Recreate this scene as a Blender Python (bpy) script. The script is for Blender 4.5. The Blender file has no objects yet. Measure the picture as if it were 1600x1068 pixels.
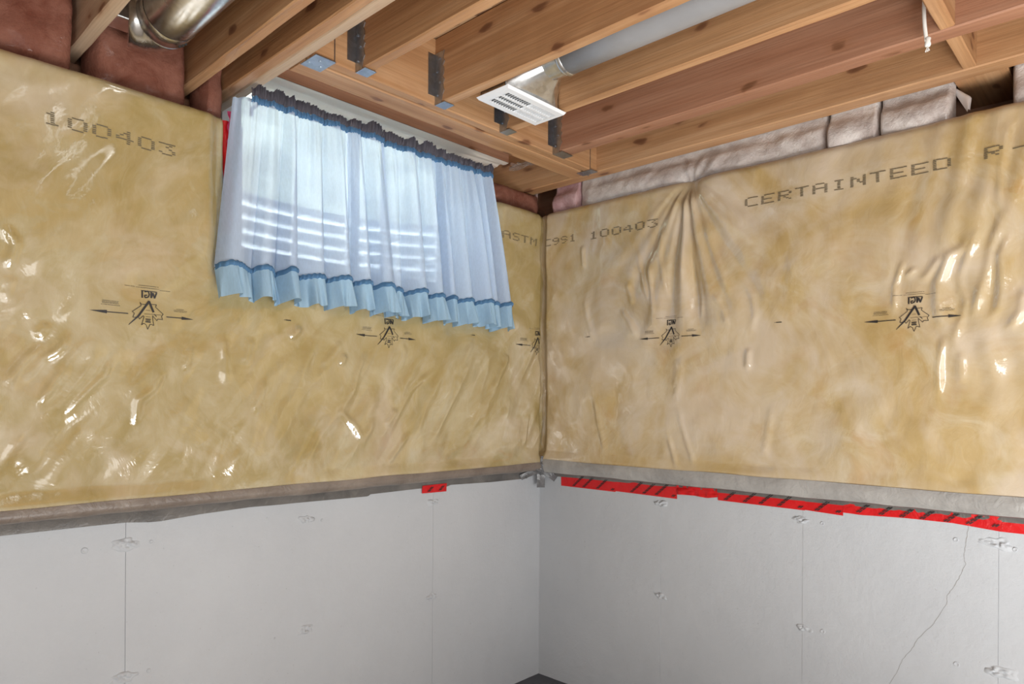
import bpy, bmesh, math, random
import numpy as np
from mathutils import Vector, Matrix

# ------------------------------------------------------------------ camera, world, lights, exposure
scn = bpy.context.scene
COL = scn.collection
F_PX, YAW, ROLL = 1077.555, 0.7546, -0.0062
CAM = Vector((-2.6512, -2.2959, 1.3794))
fwd = Vector((math.cos(YAW), math.sin(YAW), 0))
r0 = Vector((math.sin(YAW), -math.cos(YAW), 0)); u0 = Vector((0, 0, 1))
rgt = r0 * math.cos(ROLL) - u0 * math.sin(ROLL)
upv = r0 * math.sin(ROLL) + u0 * math.cos(ROLL)
cd = bpy.data.cameras.new('camera'); co = bpy.data.objects.new('camera', cd); COL.objects.link(co)
co.matrix_world = Matrix(((rgt.x, upv.x, -fwd.x, CAM.x), (rgt.y, upv.y, -fwd.y, CAM.y), (rgt.z, upv.z, -fwd.z, CAM.z), (0, 0, 0, 1)))
cd.sensor_width = 36; cd.lens = 36 * F_PX / 1600; cd.shift_y = 93.56 / 1600; cd.clip_start = 0.05
scn.camera = co

wd = bpy.data.worlds.new('sky'); scn.world = wd; wd.use_nodes = True
bgn = wd.node_tree.nodes['Background']
bgn.inputs[0].default_value = (0.86, 0.93, 1.0, 1); bgn.inputs[1].default_value = 52.0

def area(name, loc, target, sx, sy, power, color, spread=180):
    l = bpy.data.lights.new(name, 'AREA'); l.shape = 'RECTANGLE'; l.size = sx; l.size_y = sy
    l.energy = power; l.color = color; l.spread = math.radians(spread)
    o = bpy.data.objects.new(name, l); COL.objects.link(o); o.location = loc
    o.rotation_euler = (Vector(target) - Vector(loc)).to_track_quat('-Z', 'Y').to_euler()
    return o
# unseen fill lights added to brighten the walls and the joist undersides
area('room_fill', (-2.6, -4.35, 0.82), (-1.6, -0.2, 1.15), 2.6, 1.55, 50, (1.0, 0.995, 0.985))
area('upward_fill', (-1.75, -3.1, 0.16), (-1.65, -2.85, 2.43), 1.3, 1.3, 170, (1.0, 0.995, 0.985))  # added upward fill near the floor, brightens the joist undersides
area('side_fill', (-4.35, -3.55, 1.05), (0.0, -0.7, 1.5), 1.2, 1.5, 58, (1.0, 0.995, 0.985))  # added fill from the left for the right wall, no door there

scn.view_settings.view_transform = 'Standard'; scn.view_settings.look = 'None'
scn.view_settings.exposure = -0.55; scn.view_settings.gamma = 1.0
scn.view_settings.use_curve_mapping = False
try:
    scn.cycles.use_denoising = True
    scn.cycles.max_bounces = 10; scn.cycles.diffuse_bounces = 6; scn.cycles.transparent_max_bounces = 12
    scn.cycles.sample_clamp_indirect = 6.0
except Exception: pass

rng = random.Random(7)
nr = np.random.RandomState(11)

# ------------------------------------------------------------------ helpers
def wloc(o):
    v = Vector((0, 0, 0))
    while o: v += o.location; o = o.parent
    return v
class MB:
    def __init__(s): s.v = []; s.f = []
    def quadgrid(s, P, close_u=False):
        """P: array (n,m,3)"""
        n, m = P.shape[:2]; b = len(s.v); s.v += [tuple(p) for p in P.reshape(-1, 3)]
        for i in range(n - (0 if close_u else 1)):
            j = (i + 1) % n
            for k in range(m - 1):
                s.f.append((b + i * m + k, b + j * m + k, b + j * m + k + 1, b + i * m + k + 1))
        return s
    def box(s, x0, x1, y0, y1, z0, z1):
        b = len(s.v)
        s.v += [(x, y, z) for z in (z0, z1) for y in (y0, y1) for x in (x0, x1)]
        for q in ((0, 2, 3, 1), (4, 5, 7, 6), (0, 1, 5, 4), (2, 6, 7, 3), (0, 4, 6, 2), (1, 3, 7, 5)): s.f.append(tuple(b + i for i in q))
        return s
    def poly(s, pts):
        b = len(s.v); s.v += [tuple(p) for p in pts]; s.f.append(tuple(range(b, b + len(pts)))); return s
    def tube(s, pts, r, n=12, caps=True):
        pts = [Vector(p) for p in pts]; rings = []
        rr = r if isinstance(r, (list, tuple)) else [r] * len(pts)
        ref = None
        for i, p in enumerate(pts):
            t = (pts[min(i + 1, len(pts) - 1)] - pts[max(i - 1, 0)]).normalized()
            if ref is None:
                ref = t.orthogonal().normalized()
            ref = (ref - t * ref.dot(t)).normalized(); bi = t.cross(ref)
            b = len(s.v)
            for k in range(n):
                a = 2 * math.pi * k / n
                s.v.append(tuple(p + (ref * math.cos(a) + bi * math.sin(a)) * rr[i]))
            rings.append(b)
        for a, b in zip(rings, rings[1:]):
            for k in range(n): s.f.append((a + k, a + (k + 1) % n, b + (k + 1) % n, b + k))
        if caps:
            s.f.append(tuple(rings[0] + k for k in reversed(range(n)))); s.f.append(tuple(rings[-1] + k for k in range(n)))
        return s
    def build(s, name, mat, parent=None, smooth=False, loc=None, bevel=0):
        me = bpy.data.meshes.new(name); o = bpy.data.objects.new(name, me)
        COL.objects.link(o)
        if parent: o.parent = parent
        if loc is not None: o.location = loc
        off = wloc(o)
        me.from_pydata([(a - off.x, b - off.y, c - off.z) for a, b, c in s.v], [], s.f)
        if bevel:
            bm = bmesh.new(); bm.from_mesh(me)
            bmesh.ops.bevel(bm, geom=[e for e in bm.edges], offset=bevel, segments=2, affect='EDGES', profile=0.5)
            bm.to_mesh(me); bm.free()
        if smooth: me.polygons.foreach_set('use_smooth', [True] * len(me.polygons))
        if mat: me.materials.append(mat)
        me.update()
        if name.startswith(('printed', 'nail_heads', 'screw', 'frayed')): o['kind'] = 'stuff'
        return o
def empty(name, loc):
    o = bpy.data.objects.new(name, None); COL.objects.link(o); o.location = loc; o.empty_display_size = 0.05; return o
def tag(o, label=None, cat=None, group=None, kind=None):
    if label: o['label'] = label
    if cat: o['category'] = cat
    if group: o['group'] = group
    if kind: o['kind'] = kind
    return o

# numpy gradient-ish noise (value noise, smooth) -------------------------------------------------
_T = nr.rand(256, 256).astype(np.float64)
def vnoise(x, y):
    x = np.asarray(x, float); y = np.asarray(y, float)
    xi = np.floor(x).astype(int); yi = np.floor(y).astype(int); fx = x - xi; fy = y - yi
    fx = fx * fx * fx * (fx * (fx * 6 - 15) + 10); fy = fy * fy * fy * (fy * (fy * 6 - 15) + 10)
    g = lambda a, b: _T[a & 255, b & 255]
    return (g(xi, yi) * (1 - fx) + g(xi + 1, yi) * fx) * (1 - fy) + (g(xi, yi + 1) * (1 - fx) + g(xi + 1, yi + 1) * fx) * fy - 0.5
def fbm(x, y, o=4):
    s = 0; a = 1.0
    for i in range(o): s = s + a * vnoise(x * 2 ** i + 17.3 * i, y * 2 ** i + 5.1 * i); a *= 0.5
    return s

# ------------------------------------------------------------------ materials
class NT:
    def __init__(s, name):
        s.m = bpy.data.materials.new(name); s.m.use_nodes = True; s.t = s.m.node_tree; s.n = s.t.nodes
        s.b = s.n['Principled BSDF']; s.out = s.n['Material Output']
    def node(s, ty, **kw):
        n = s.n.new(ty)
        for k, v in kw.items(): setattr(n, k, v)
        return n
    def link(s, a, b): s.t.links.new(a, b)
    def coord(s, scale=(1, 1, 1), rand=False, kind='Object', rot=(0, 0, 0)):
        tc = s.node('ShaderNodeTexCoord'); mp = s.node('ShaderNodeMapping')
        mp.inputs['Scale'].default_value = scale; mp.inputs['Rotation'].default_value = rot
        s.link(tc.outputs[kind], mp.inputs['Vector'])
        if rand:
            oi = s.node('ShaderNodeObjectInfo'); mu = s.node('ShaderNodeVectorMath', operation='SCALE')
            cb = s.node('ShaderNodeCombineXYZ')
            for i in range(3): s.link(oi.outputs['Random'], cb.inputs[i])
            s.link(cb.outputs[0], mu.inputs[0]); mu.inputs['Scale'].default_value = 37.0
            s.link(mu.outputs[0], mp.inputs['Location'])
        return mp.outputs[0]
    def noise(s, vec, scale, detail=4, rough=0.55, dist=0.0):
        n = s.node('ShaderNodeTexNoise'); n.inputs['Scale'].default_value = scale; n.inputs['Detail'].default_value = detail
        n.inputs['Roughness'].default_value = rough; n.inputs['Distortion'].default_value = dist
        s.link(vec, n.inputs['Vector']); return n.outputs['Fac']
    def ramp(s, fac, stops):
        r = s.node('ShaderNodeValToRGB'); e = r.color_ramp.elements
        while len(e) < len(stops): e.new(0.5)
        for k, (p, c) in enumerate(stops):
            e[k].position = p; e[k].color = (*c, 1) if len(c) == 3 else c
        s.link(fac, r.inputs[0]); return r.outputs[0]
    def mix(s, fac, a, b, mode='MIX'):
        n = s.node('ShaderNodeMix', data_type='RGBA', blend_type=mode)
        for i, v in ((0, fac), (6, a), (7, b)):
            if isinstance(v, (int, float)): n.inputs[i].default_value = v
            elif isinstance(v, tuple): n.inputs[i].default_value = (*v, 1)
            else: s.link(v, n.inputs[i])
        return n.outputs[2]
    def bump(s, h, strength, dist=0.01, normal=None):
        n = s.node('ShaderNodeBump'); n.inputs['Strength'].default_value = strength; n.inputs['Distance'].default_value = dist
        s.link(h, n.inputs['Height'])
        if normal: s.link(normal, n.inputs['Normal'])
        return n.outputs[0]
    def set(s, **kw):
        for k, v in kw.items():
            i = s.b.inputs[k.replace('_', ' ')]
            if isinstance(v, (int, float)): i.default_value = v
            elif isinstance(v, tuple): i.default_value = (*v, 1) if len(v) == 3 else v
            else: s.link(v, i)
        return s

def simple(name, col, rough=0.6, metal=0.0, var=0.0, vscale=8, **kw):
    m = NT(name); c = col
    if var:
        v = m.coord(rand=True); f = m.noise(v, vscale, 4)
        c = m.mix(f, tuple(x * (1 - var) for x in col), tuple(min(1, x * (1 + var)) for x in col))
    m.set(Base_Color=c, Roughness=rough, Metallic=metal, **kw); return m.m

def wood(name, axis, cols, stain=0.35):
    m = NT(name)
    k = {'x': 0, 'y': 1, 'z': 2}[axis]
    sc = [22.0, 22.0, 22.0]; sc[k] = 0.9
    v = m.coord(tuple(sc), rand=True)
    g = m.noise(v, 1.0, 5, 0.55, 0.5)
    c = m.ramp(g, [(0.30, cols[0]), (0.5, cols[1]), (0.72, cols[2])])
    sc2 = [140.0, 140.0, 140.0]; sc2[k] = 3.0
    fine = m.noise(m.coord(tuple(sc2), rand=True), 1.0, 3)
    c = m.mix(m.ramp(fine, [(0.35, (0.28, 0.28, 0.28)), (0.6, (0, 0, 0))]), c, tuple(x * 0.55 for x in cols[0]))
    # broad reddish / weathered stains
    sc3 = [4.0, 4.0, 4.0]; sc3[k] = 1.3
    st = m.noise(m.coord(tuple(sc3), rand=True), 1.0, 5, 0.6, 0.8)
    c = m.mix(m.ramp(st, [(0.55, (0, 0, 0)), (0.75, (stain, stain, stain))]), c, (0.20, 0.085, 0.04))
    # knots
    sc4 = [7.0, 7.0, 7.0]; sc4[k] = 3.2
    vk = m.coord(tuple(sc4), rand=True)
    wv = m.node('ShaderNodeTexNoise'); wv.inputs['Scale'].default_value = 3.0; m.link(vk, wv.inputs['Vector'])
    ad = m.node('ShaderNodeVectorMath', operation='MULTIPLY_ADD'); m.link(wv.outputs['Color'], ad.inputs[0]); ad.inputs[1].default_value = (.25, .25, .25); m.link(vk, ad.inputs[2])
    vo = m.node('ShaderNodeTexVoronoi'); vo.inputs['Scale'].default_value = 1.5; m.link(ad.outputs[0], vo.inputs['Vector'])
    kn = m.ramp(vo.outputs['Distance'], [(0.05, (1, 1, 1)), (0.12, (0.8, 0.8, 0.8)), (0.17, (0.0, 0.0, 0.0))])
    c = m.mix(kn, c, (0.07, 0.026, 0.013))
    halo = m.ramp(vo.outputs['Distance'], [(0.13, (0.4, 0.4, 0.4)), (0.30, (0, 0, 0))])
    c = m.mix(halo, c, (0.30, 0.13, 0.06))
    m.set(Base_Color=c, Roughness=0.5, Normal=m.bump(fine, 0.25, 0.004)); m.b.inputs['Specular IOR Level'].default_value = 0.35
    return m.m

FIR = ((0.375, 0.188, 0.084), (0.455, 0.247, 0.117), (0.545, 0.328, 0.178))
PALE = ((0.46, 0.315, 0.20), (0.53, 0.385, 0.26), (0.60, 0.46, 0.33))
REDDISH = ((0.30, 0.135, 0.075), (0.37, 0.185, 0.11), (0.44, 0.245, 0.155))
M = {}
M['fir_y'] = wood('wood_fir_lengthwise', 'y', FIR)
M['fir_x'] = wood('wood_fir_crosswise', 'x', FIR)
M['red_y'] = wood('wood_reddish', 'y', REDDISH, 0.6)
M['pale_y'] = wood('wood_pale', 'y', PALE, 0.15)
M['red_x'] = wood('wood_rim', 'x', REDDISH, 0.2)

def mat_concrete(name, tint=1.0):
    m = NT(name); v = m.coord()
    n1 = m.noise(v, 1.6, 6, 0.6); n2 = m.noise(v, 60, 5, 0.7); n3 = m.noise(v, 14, 5, 0.6)
    c = m.ramp(n1, [(0.3, (0.445 * tint, 0.462 * tint, 0.482 * tint)), (0.7, (0.50 * tint, 0.517 * tint, 0.535 * tint))])
    pores = m.ramp(m.noise(v, 95, 2, 0.5), [(0.70, (0, 0, 0)), (0.78, (0.5, 0.5, 0.5))])
    c = m.mix(pores, c, (0.30, 0.30, 0.30))
    nb = m.bump(n3, 0.18, 0.02); nb = m.bump(n2, 0.25, 0.004, nb)
    m.set(Base_Color=c, Roughness=0.75, Normal=nb); m.b.inputs['Specular IOR Level'].default_value = 0.25
    return m.m
M['concrete'] = mat_concrete('painted_concrete')

def mat_wool(name, ramp, orange, orot, veil):
    m = NT(name); v = m.coord()
    warp = m.node('ShaderNodeTexNoise'); warp.inputs['Scale'].default_value = 2.2; warp.inputs['Detail'].default_value = 3; m.link(v, warp.inputs['Vector'])
    ad = m.node('ShaderNodeVectorMath', operation='MULTIPLY_ADD'); m.link(warp.outputs['Color'], ad.inputs[0]); ad.inputs[1].default_value = (.42, .42, .42); m.link(v, ad.inputs[2])
    w = ad.outputs[0]
    n1 = m.noise(w, 3.2, 7, 0.62, 0.9)
    c = m.ramp(n1, ramp)
    # hairy swirls of glass fibre
    mp = m.node('ShaderNodeMapping'); mp.inputs['Rotation'].default_value = orot; mp.inputs['Scale'].default_value = (38, 38, 9); m.link(w, mp.inputs['Vector'])
    fib = m.noise(mp.outputs[0], 1.0, 5, 0.65, 0.7)
    c = m.mix(m.ramp(fib, [(0.30, (0.16, 0.16, 0.16)), (0.5, (0, 0, 0))]), c, (0.318, 0.215, 0.059))
    c = m.mix(m.ramp(fib, [(0.54, (0, 0, 0)), (0.8, (0.28, 0.28, 0.28))]), c, (0.533, 0.464, 0.294))
    og = m.noise(w, 4.7, 5, 0.6, 0.4)
    c = m.mix(m.ramp(og, [(0.56, (0, 0, 0)), (0.74, (orange, orange, orange))]), c, (0.404, 0.224, 0.059))
    # grey-white haze of the film painted into the wool colour, in random patches
    ve = m.noise(v, 2.6, 4, 0.55, 1.2)
    c = m.mix(m.ramp(ve, [(0.50 - veil * .1, (0, 0, 0)), (0.72 - veil * .08, (0.5 + veil * .25,) * 3)]), c, (0.58, 0.485, 0.375))
    nb = m.bump(fib, 0.25, 0.006)
    cn = m.bump(m.noise(v, 9, 4, 0.6, 0.5), 0.16, 0.02)
    m.set(Base_Color=c, Roughness=0.9, Normal=nb, Coat_Weight=1.0, Coat_Roughness=0.13, Coat_Normal=cn)
    m.b.inputs['Specular IOR Level'].default_value = 0.1; m.b.inputs['Coat IOR'].default_value = 1.95
    return m.m
M['wool_left'] = mat_wool('wool_behind_film_left', [(0.28, (0.305, 0.228, 0.076)), (0.48, (0.374, 0.288, 0.126)), (0.70, (0.456, 0.387, 0.235))], 0.18, (0, 0.5, 0), 0.0)
M['wool_right'] = mat_wool('wool_behind_film_right', [(0.28, (0.39, 0.262, 0.092)), (0.48, (0.46, 0.332, 0.150)), (0.68, (0.56, 0.465, 0.315))], 0.75, (0.5, 0, 0), 1.0)

def mat_batt(name, c0, c1, coat):
    m = NT(name); v = m.coord(rand=True)
    n = m.noise(v, 9, 6, 0.65, 1.0); f = m.noise(v, 70, 4, 0.7, 0.5)
    c = m.ramp(n, [(0.3, c0), (0.68, c1)])
    m.set(Base_Color=c, Roughness=0.95, Normal=m.bump(f, 0.5, 0.01), Coat_Weight=coat, Coat_Roughness=0.14, Coat_Normal=m.bump(m.noise(v, 7, 3, 0.5, 1.0), 0.5, 0.03))
    m.b.inputs['Specular IOR Level'].default_value = 0.1
    return m.m
M['pink'] = mat_batt('pink_fibreglass', (0.15, 0.048, 0.030), (0.26, 0.115, 0.08), 0.15)
M['pillow'] = mat_batt('wool_in_clear_bag', (0.42, 0.35, 0.32), (0.66, 0.61, 0.57), 1.0)
M['mauve'] = mat_batt('pink_wool_in_clear_bag', (0.36, 0.19, 0.20), (0.55, 0.38, 0.38), 1.0)

def mat_film(name):
    m = NT(name); n = m.n
    d = m.node('ShaderNodeBsdfDiffuse'); d.inputs[0].default_value = (0.96, 0.89, 0.78, 1)
    t = m.node('ShaderNodeBsdfTranslucent'); t.inputs[0].default_value = (0.92, 0.82, 0.68, 1)
    g = m.node('ShaderNodeBsdfGlossy'); g.inputs['Roughness'].default_value = 0.30
    a = m.node('ShaderNodeMixShader'); a.inputs[0].default_value = 0.12; m.link(d.outputs[0], a.inputs[1]); m.link(t.outputs[0], a.inputs[2])
    b = m.node('ShaderNodeMixShader'); b.inputs[0].default_value = 0.06; m.link(a.outputs[0], b.inputs[1]); m.link(g.outputs[0], b.inputs[2])
    m.link(b.outputs[0], m.out.inputs[0]); return m.m
M['film'] = mat_film('poly_film_milky')
def mat_clear(name):
    m = NT(name)
    t = m.node('ShaderNodeBsdfTransparent'); t.inputs[0].default_value = (0.95, 0.94, 0.92, 1)
    g = m.node('ShaderNodeBsdfGlossy'); g.inputs['Roughness'].default_value = 0.1
    d = m.node('ShaderNodeBsdfDiffuse'); d.inputs[0].default_value = (0.9, 0.86, 0.82, 1)
    a = m.node('ShaderNodeMixShader'); a.inputs[0].default_value = 0.16; m.link(t.outputs[0], a.inputs[1]); m.link(d.outputs[0], a.inputs[2])
    b = m.node('ShaderNodeMixShader'); b.inputs[0].default_value = 0.10; m.link(a.outputs[0], b.inputs[1]); m.link(g.outputs[0], b.inputs[2])
    m.link(b.outputs[0], m.out.inputs[0]); return m.m
M['clear'] = mat_clear('poly_film_clear')
def mat_cloth(name, col, trans, sheer):
    m = NT(name); v = m.coord()
    th = m.node('ShaderNodeMapping'); th.inputs['Scale'].default_value = (420, 40, 60); m.link(v, th.inputs[0])
    w = m.noise(th.outputs[0], 1.0, 3, 0.6)
    c = m.mix(w, tuple(x * 0.86 for x in col), tuple(min(1, x * 1.1) for x in col))
    d = m.node('ShaderNodeBsdfDiffuse'); m.link(c, d.inputs[0])
    t = m.node('ShaderNodeBsdfTranslucent'); m.link(c, t.inputs[0])
    p = m.node('ShaderNodeBsdfTransparent'); p.inputs[0].default_value = (0.96, 0.98, 1, 1)
    a = m.node('ShaderNodeMixShader'); a.inputs[0].default_value = trans; m.link(d.outputs[0], a.inputs[1]); m.link(t.outputs[0], a.inputs[2])
    b = m.node('ShaderNodeMixShader'); b.inputs[0].default_value = sheer; m.link(a.outputs[0], b.inputs[1]); m.link(p.outputs[0], b.inputs[2])
    m.link(b.outputs[0], m.out.inputs[0]); return m.m
M['cloth'] = mat_cloth('pale_blue_cotton', (0.60, 0.715, 0.88), 0.42, 0.085)
M['ruffle'] = mat_cloth('shaded_cotton_frill', (0.42, 0.62, 0.80), 0.35, 0.0)  # same cotton as the curtain, missing backlight put into the bluer colour
M['trim'] = mat_cloth('dark_blue_gathering', (0.10, 0.21, 0.36), 0.15, 0.0)
M['heading'] = mat_cloth('backlit_dark_frill', (0.115, 0.105, 0.125), 0.35, 0.0)  # backlit silhouette of the frill put into a darker cloth colour

def mat_osb():
    m = NT('strand_board'); v = m.coord((1, 1, 1))
    mp = m.node('ShaderNodeMapping'); mp.inputs['Scale'].default_value = (34, 13, 10); mp.inputs['Rotation'].default_value = (0, 0, 0.6); m.link(v, mp.inputs[0])
    vo = m.node('ShaderNodeTexVoronoi'); vo.inputs['Scale'].default_value = 1.0; m.link(mp.outputs[0], vo.inputs['Vector'])
    sp = m.node('ShaderNodeSeparateColor'); m.link(vo.outputs['Color'], sp.inputs[0])
    c = m.ramp(sp.outputs[0], [(0.0, (0.13, 0.06, 0.03)), (0.5, (0.30, 0.17, 0.085)), (1.0, (0.50, 0.34, 0.19))])
    m.set(Base_Color=c, Roughness=0.7, Normal=m.bump(sp.outputs[1], 0.4, 0.003)); return m.m
M['osb'] = mat_osb()
def mat_galv(name, col, rough):
    m = NT(name); v = m.coord(rand=True)
    vo = m.node('ShaderNodeTexVoronoi'); vo.inputs['Scale'].default_value = 70; m.link(v, vo.inputs['Vector'])
    sp = m.node('ShaderNodeSeparateColor'); m.link(vo.outputs['Color'], sp.inputs[0])
    c = m.mix(sp.outputs[0], tuple(x * 0.8 for x in col), col)
    r = m.node('ShaderNodeMath', operation='MULTIPLY_ADD'); m.link(m.noise(v, 12, 3), r.inputs[0]); r.inputs[1].default_value = 0.2; r.inputs[2].default_value = rough - 0.1
    m.set(Base_Color=c, Metallic=1.0, Roughness=r.outputs[0]); return m.m
M['galv'] = mat_galv('galvanised_steel', (0.82, 0.82, 0.81), 0.24)
M['hanger'] = mat_galv('hanger_steel', (0.46, 0.49, 0.53), 0.34)
M['well'] = simple('weathered_zinc', (0.80, 0.81, 0.82), 0.55, 0.25)
M['pipe'] = simple('dull_grey_pipe', (0.36, 0.36, 0.37), 0.45, 0.35, 0.12)
M['register'] = simple('white_enamel', (0.80, 0.82, 0.84), 0.35)
M['dark'] = simple('dark_inside', (0.02, 0.018, 0.016), 0.8)
M['vinyl'] = simple('white_vinyl', (0.82, 0.83, 0.84), 0.4)
M['cord'] = simple('white_cotton_cord', (0.78, 0.75, 0.70), 0.9)
M['ink'] = simple('black_print', (0.022, 0.020, 0.020), 0.45)
M['ink_faint'] = simple('grey_dot_print', (0.13, 0.105, 0.065), 0.5)
M['seam'] = simple('crack_grey', (0.30, 0.29, 0.28), 0.9)
M['soil'] = simple('pale_gravel', (0.70, 0.68, 0.64), 0.9, 0, 0.25, 40)
M['ground_bounce'] = simple('pale_bounce_ground', (0.74, 0.72, 0.68), 0.9, 0, 0.15, 10)
M['hedge'] = simple('hedge_leaves', (0.20, 0.215, 0.175), 0.8, 0, 0.6, 26)
def mat_tape(name, c0, c1, rough=0.42):
    m = NT(name); v = m.coord(); n = m.noise(v, 7, 5, 0.6, 0.6)
    m.set(Base_Color=m.ramp(n, [(0.3, c0), (0.7, c1)]), Roughness=rough, Normal=m.bump(m.noise(v, 26, 4, 0.6, 0.8), 0.35, 0.012)); return m.m
M['tape_left'] = mat_tape('taupe_duct_tape', (0.135, 0.105, 0.085), (0.24, 0.20, 0.165))
M['tape_low'] = mat_tape('dark_duct_tape', (0.085, 0.08, 0.075), (0.17, 0.155, 0.14))
M['tape_right'] = mat_tape('grey_duct_tape', (0.25, 0.24, 0.225), (0.40, 0.385, 0.36))
M['tape_blob'] = mat_tape('silver_duct_tape', (0.055, 0.056, 0.058), (0.23, 0.23, 0.235), 0.26)
M['red'] = mat_tape('red_sheathing_tape', (0.50, 0.004, 0.006), (0.66, 0.010, 0.012), 0.32)
def mat_floor():
    m = NT('pale_concrete_floor'); v = m.coord(); n = m.noise(v, 5, 6, 0.65)
    m.set(Base_Color=m.ramp(n, [(0.3, (0.56, 0.555, 0.54)), (0.7, (0.66, 0.655, 0.64))]), Roughness=0.6, Normal=m.bump(m.noise(v, 60, 4), 0.3, 0.004)); return m.m
M['floor'] = mat_floor()  # unseen floor made pale to bounce light up to the joists
def mat_glass():
    m = NT('window_glass')
    t = m.node('ShaderNodeBsdfTransparent'); t.inputs[0].default_value = (0.96, 0.98, 0.97, 1)
    g = m.node('ShaderNodeBsdfGlossy'); g.inputs['Roughness'].default_value = 0.02
    fr = m.node('ShaderNodeFresnel'); fr.inputs[0].default_value = 1.45
    a = m.node('ShaderNodeMixShader'); m.link(fr.outputs[0], a.inputs[0]); m.link(t.outputs[0], a.inputs[1]); m.link(g.outputs[0], a.inputs[2])
    m.link(a.outputs[0], m.out.inputs[0]); return m.m
M['glass'] = mat_glass()

# ------------------------------------------------------------------ heights (metres)
H = 2.427          # underside of the joists
TOP = H + 0.235    # underside of the subfloor
WALL = 2.315       # top of the poured wall
RX, RY = -4.5, -4.5
OX0, OX1, OZ0, OZ1 = -1.565, -0.435, 1.85, 2.575    # window opening

# ------------------------------------------------------------------ room shell
fl = MB().box(RX, 0.3, RY, 0.3, -0.12, 0.0).build('floor', M['floor']); tag(fl, kind='structure')
M['floor_edge'] = simple('dark_floor_edge', (0.085, 0.09, 0.105), 0.6, 0, 0.35, 12)  # strip keeps the visible floor dark; the rest is pale for bounce
MB().box(RX, 0.0, -0.30, 0.0, -0.01, 0.0025).build('edge_strip', M['floor_edge'], fl)
MB().box(-0.30, 0.0, RY, -0.301, -0.01, 0.0025).build('edge_strip', M['floor_edge'], fl)
ce = MB().box(RX, 0.3, RY, 0.3, TOP, TOP + 0.02).build('ceiling', M['osb']); tag(ce, kind='structure')
# wall with the window: solid pieces around the opening, behind the form panels
b = MB()
b.box(RX, OX0, 0.002, 0.24, 0, WALL); b.box(OX1, 0.3, 0.002, 0.24, 0, WALL)
b.box(OX0, OX1, 0.002, 0.24, 0, OZ0)
wl = b.build('wall_left', M['concrete']); tag(wl, kind='structure')
wr = MB().box(0.002, 0.24, RY, 0.002, 0, WALL).build('wall_right', M['concrete']); tag(wr, kind='structure')
w3 = MB().box(RX - 0.2, RX, RY, 0.3, 0, TOP).build('wall_back', M['concrete']); tag(w3, kind='structure')
w4 = MB().box(RX, 0.3, RY - 0.2, RY, 0, TOP).build('wall_rear', M['concrete']); tag(w4, kind='structure')

# cast form panels (2 ft wide) with their joints
def panels(wall, horizontal):
    edges = [0.0, -0.095] + [-(0.095 + 0.61 * k) for k in range(1, 8)]
    gaps = [0, 0.0004, 0.0004, 0.0005, 0.0019 if horizontal else 0.0008, 0.0015, 0.0012, 0.001, 0]
    for k in range(len(edges) - 1):
        a0, a1 = edges[k + 1] + gaps[k + 1] / 2, edges[k] - gaps[k] / 2
        pr = (0.0012 if k % 2 else 0.0) if k else 0.0005
        if a0 < RX: a0 = RX
        if horizontal: MB().box(a0, a1, -pr, 0.002, 0.0, 1.25).build('panel', M['concrete'], wall)
        else: MB().box(-pr, 0.002, a0, min(a1, -0.0005), 0.0, 1.25).build('panel', M['concrete'], wall)
panels(wl, True); panels(wr, False)

# patched form ties and small plaster marks
def tie(wall, horizontal, u, z, seed, w=0.036, h=0.017):
    n, m = 26, 9; P = np.zeros((n, m, 3))
    for i in range(n):
        a = 2 * math.pi * i / n
        rw = 1 + 0.9 * vnoise(np.array(math.cos(a) * 1.7 + seed * 3.1), np.array(math.sin(a) * 1.7 + seed)).item()
        for j in range(m):
            t = j / (m - 1)
            du, dz = math.cos(a) * w * rw * t, math.sin(a) * h * rw * t
            hh = (1 - t ** 3) * (0.0045 + 0.018 * vnoise(np.array(du * 130 + seed * 9), np.array(dz * 130 + 4)).item()) - 0.0005
            if t < 0.3: hh -= 0.003 * (1 - t / 0.3)
            hh = max(hh, -0.0012) + (0.0008 if t < 1 else -0.001)
            P[i, j] = (u + du, -0.0013 - hh, z + dz) if horizontal else (-0.0013 - hh, u + du, z + dz)
    MB().quadgrid(P, True).build('tie_patch', M['concrete'], wall, smooth=True)
for k, u in enumerate((-0.705, -1.315, -1.925, -2.535)):
    for q, z in enumerate((0.941, 0.535, 0.13)):
        tie(wl, True, u - 0.003, z, k * 3 + q, 0.046 if k == 2 else 0.03, 0.022 if k == 2 else 0.016)
        tie(wr, False, u, z, 20 + k * 3 + q, 0.044 if k == 2 else 0.032, 0.020 if k == 2 else 0.014)
def nub(wall, horizontal, u, z, r):
    P = np.zeros((14, 5, 3))
    for i in range(14):
        a = 2 * math.pi * i / 14
        for j, (rr, hh) in enumerate(((0.0, 0.0010), (0.55, 0.0010), (0.75, 0.0026), (0.9, 0.0022), (1.05, -0.001))):
            q = -0.0013 - hh
            P[i, j] = (u + math.cos(a) * r * rr, q, z + math.sin(a) * r * rr) if horizontal else (q, u + math.cos(a) * r * rr, z + math.sin(a) * r * rr)
    MB().quadgrid(P, True).build('plaster_nub', M['concrete'], wall, smooth=True)
for u, z, r in ((-2.035, .936, .009), (-1.852, .936, .006), (-1.857, .535, .007), (-1.437, .532, .004), (-1.25, .93, .005)): nub(wl, True, u, z, r)
for u, z, r in ((-1.386, .937, .007), (-1.39, .538, .009), (-1.809, .936, .008), (-1.813, .529, .009), (-1.967, .928, .007)): nub(wr, False, u, z, r)
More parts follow.
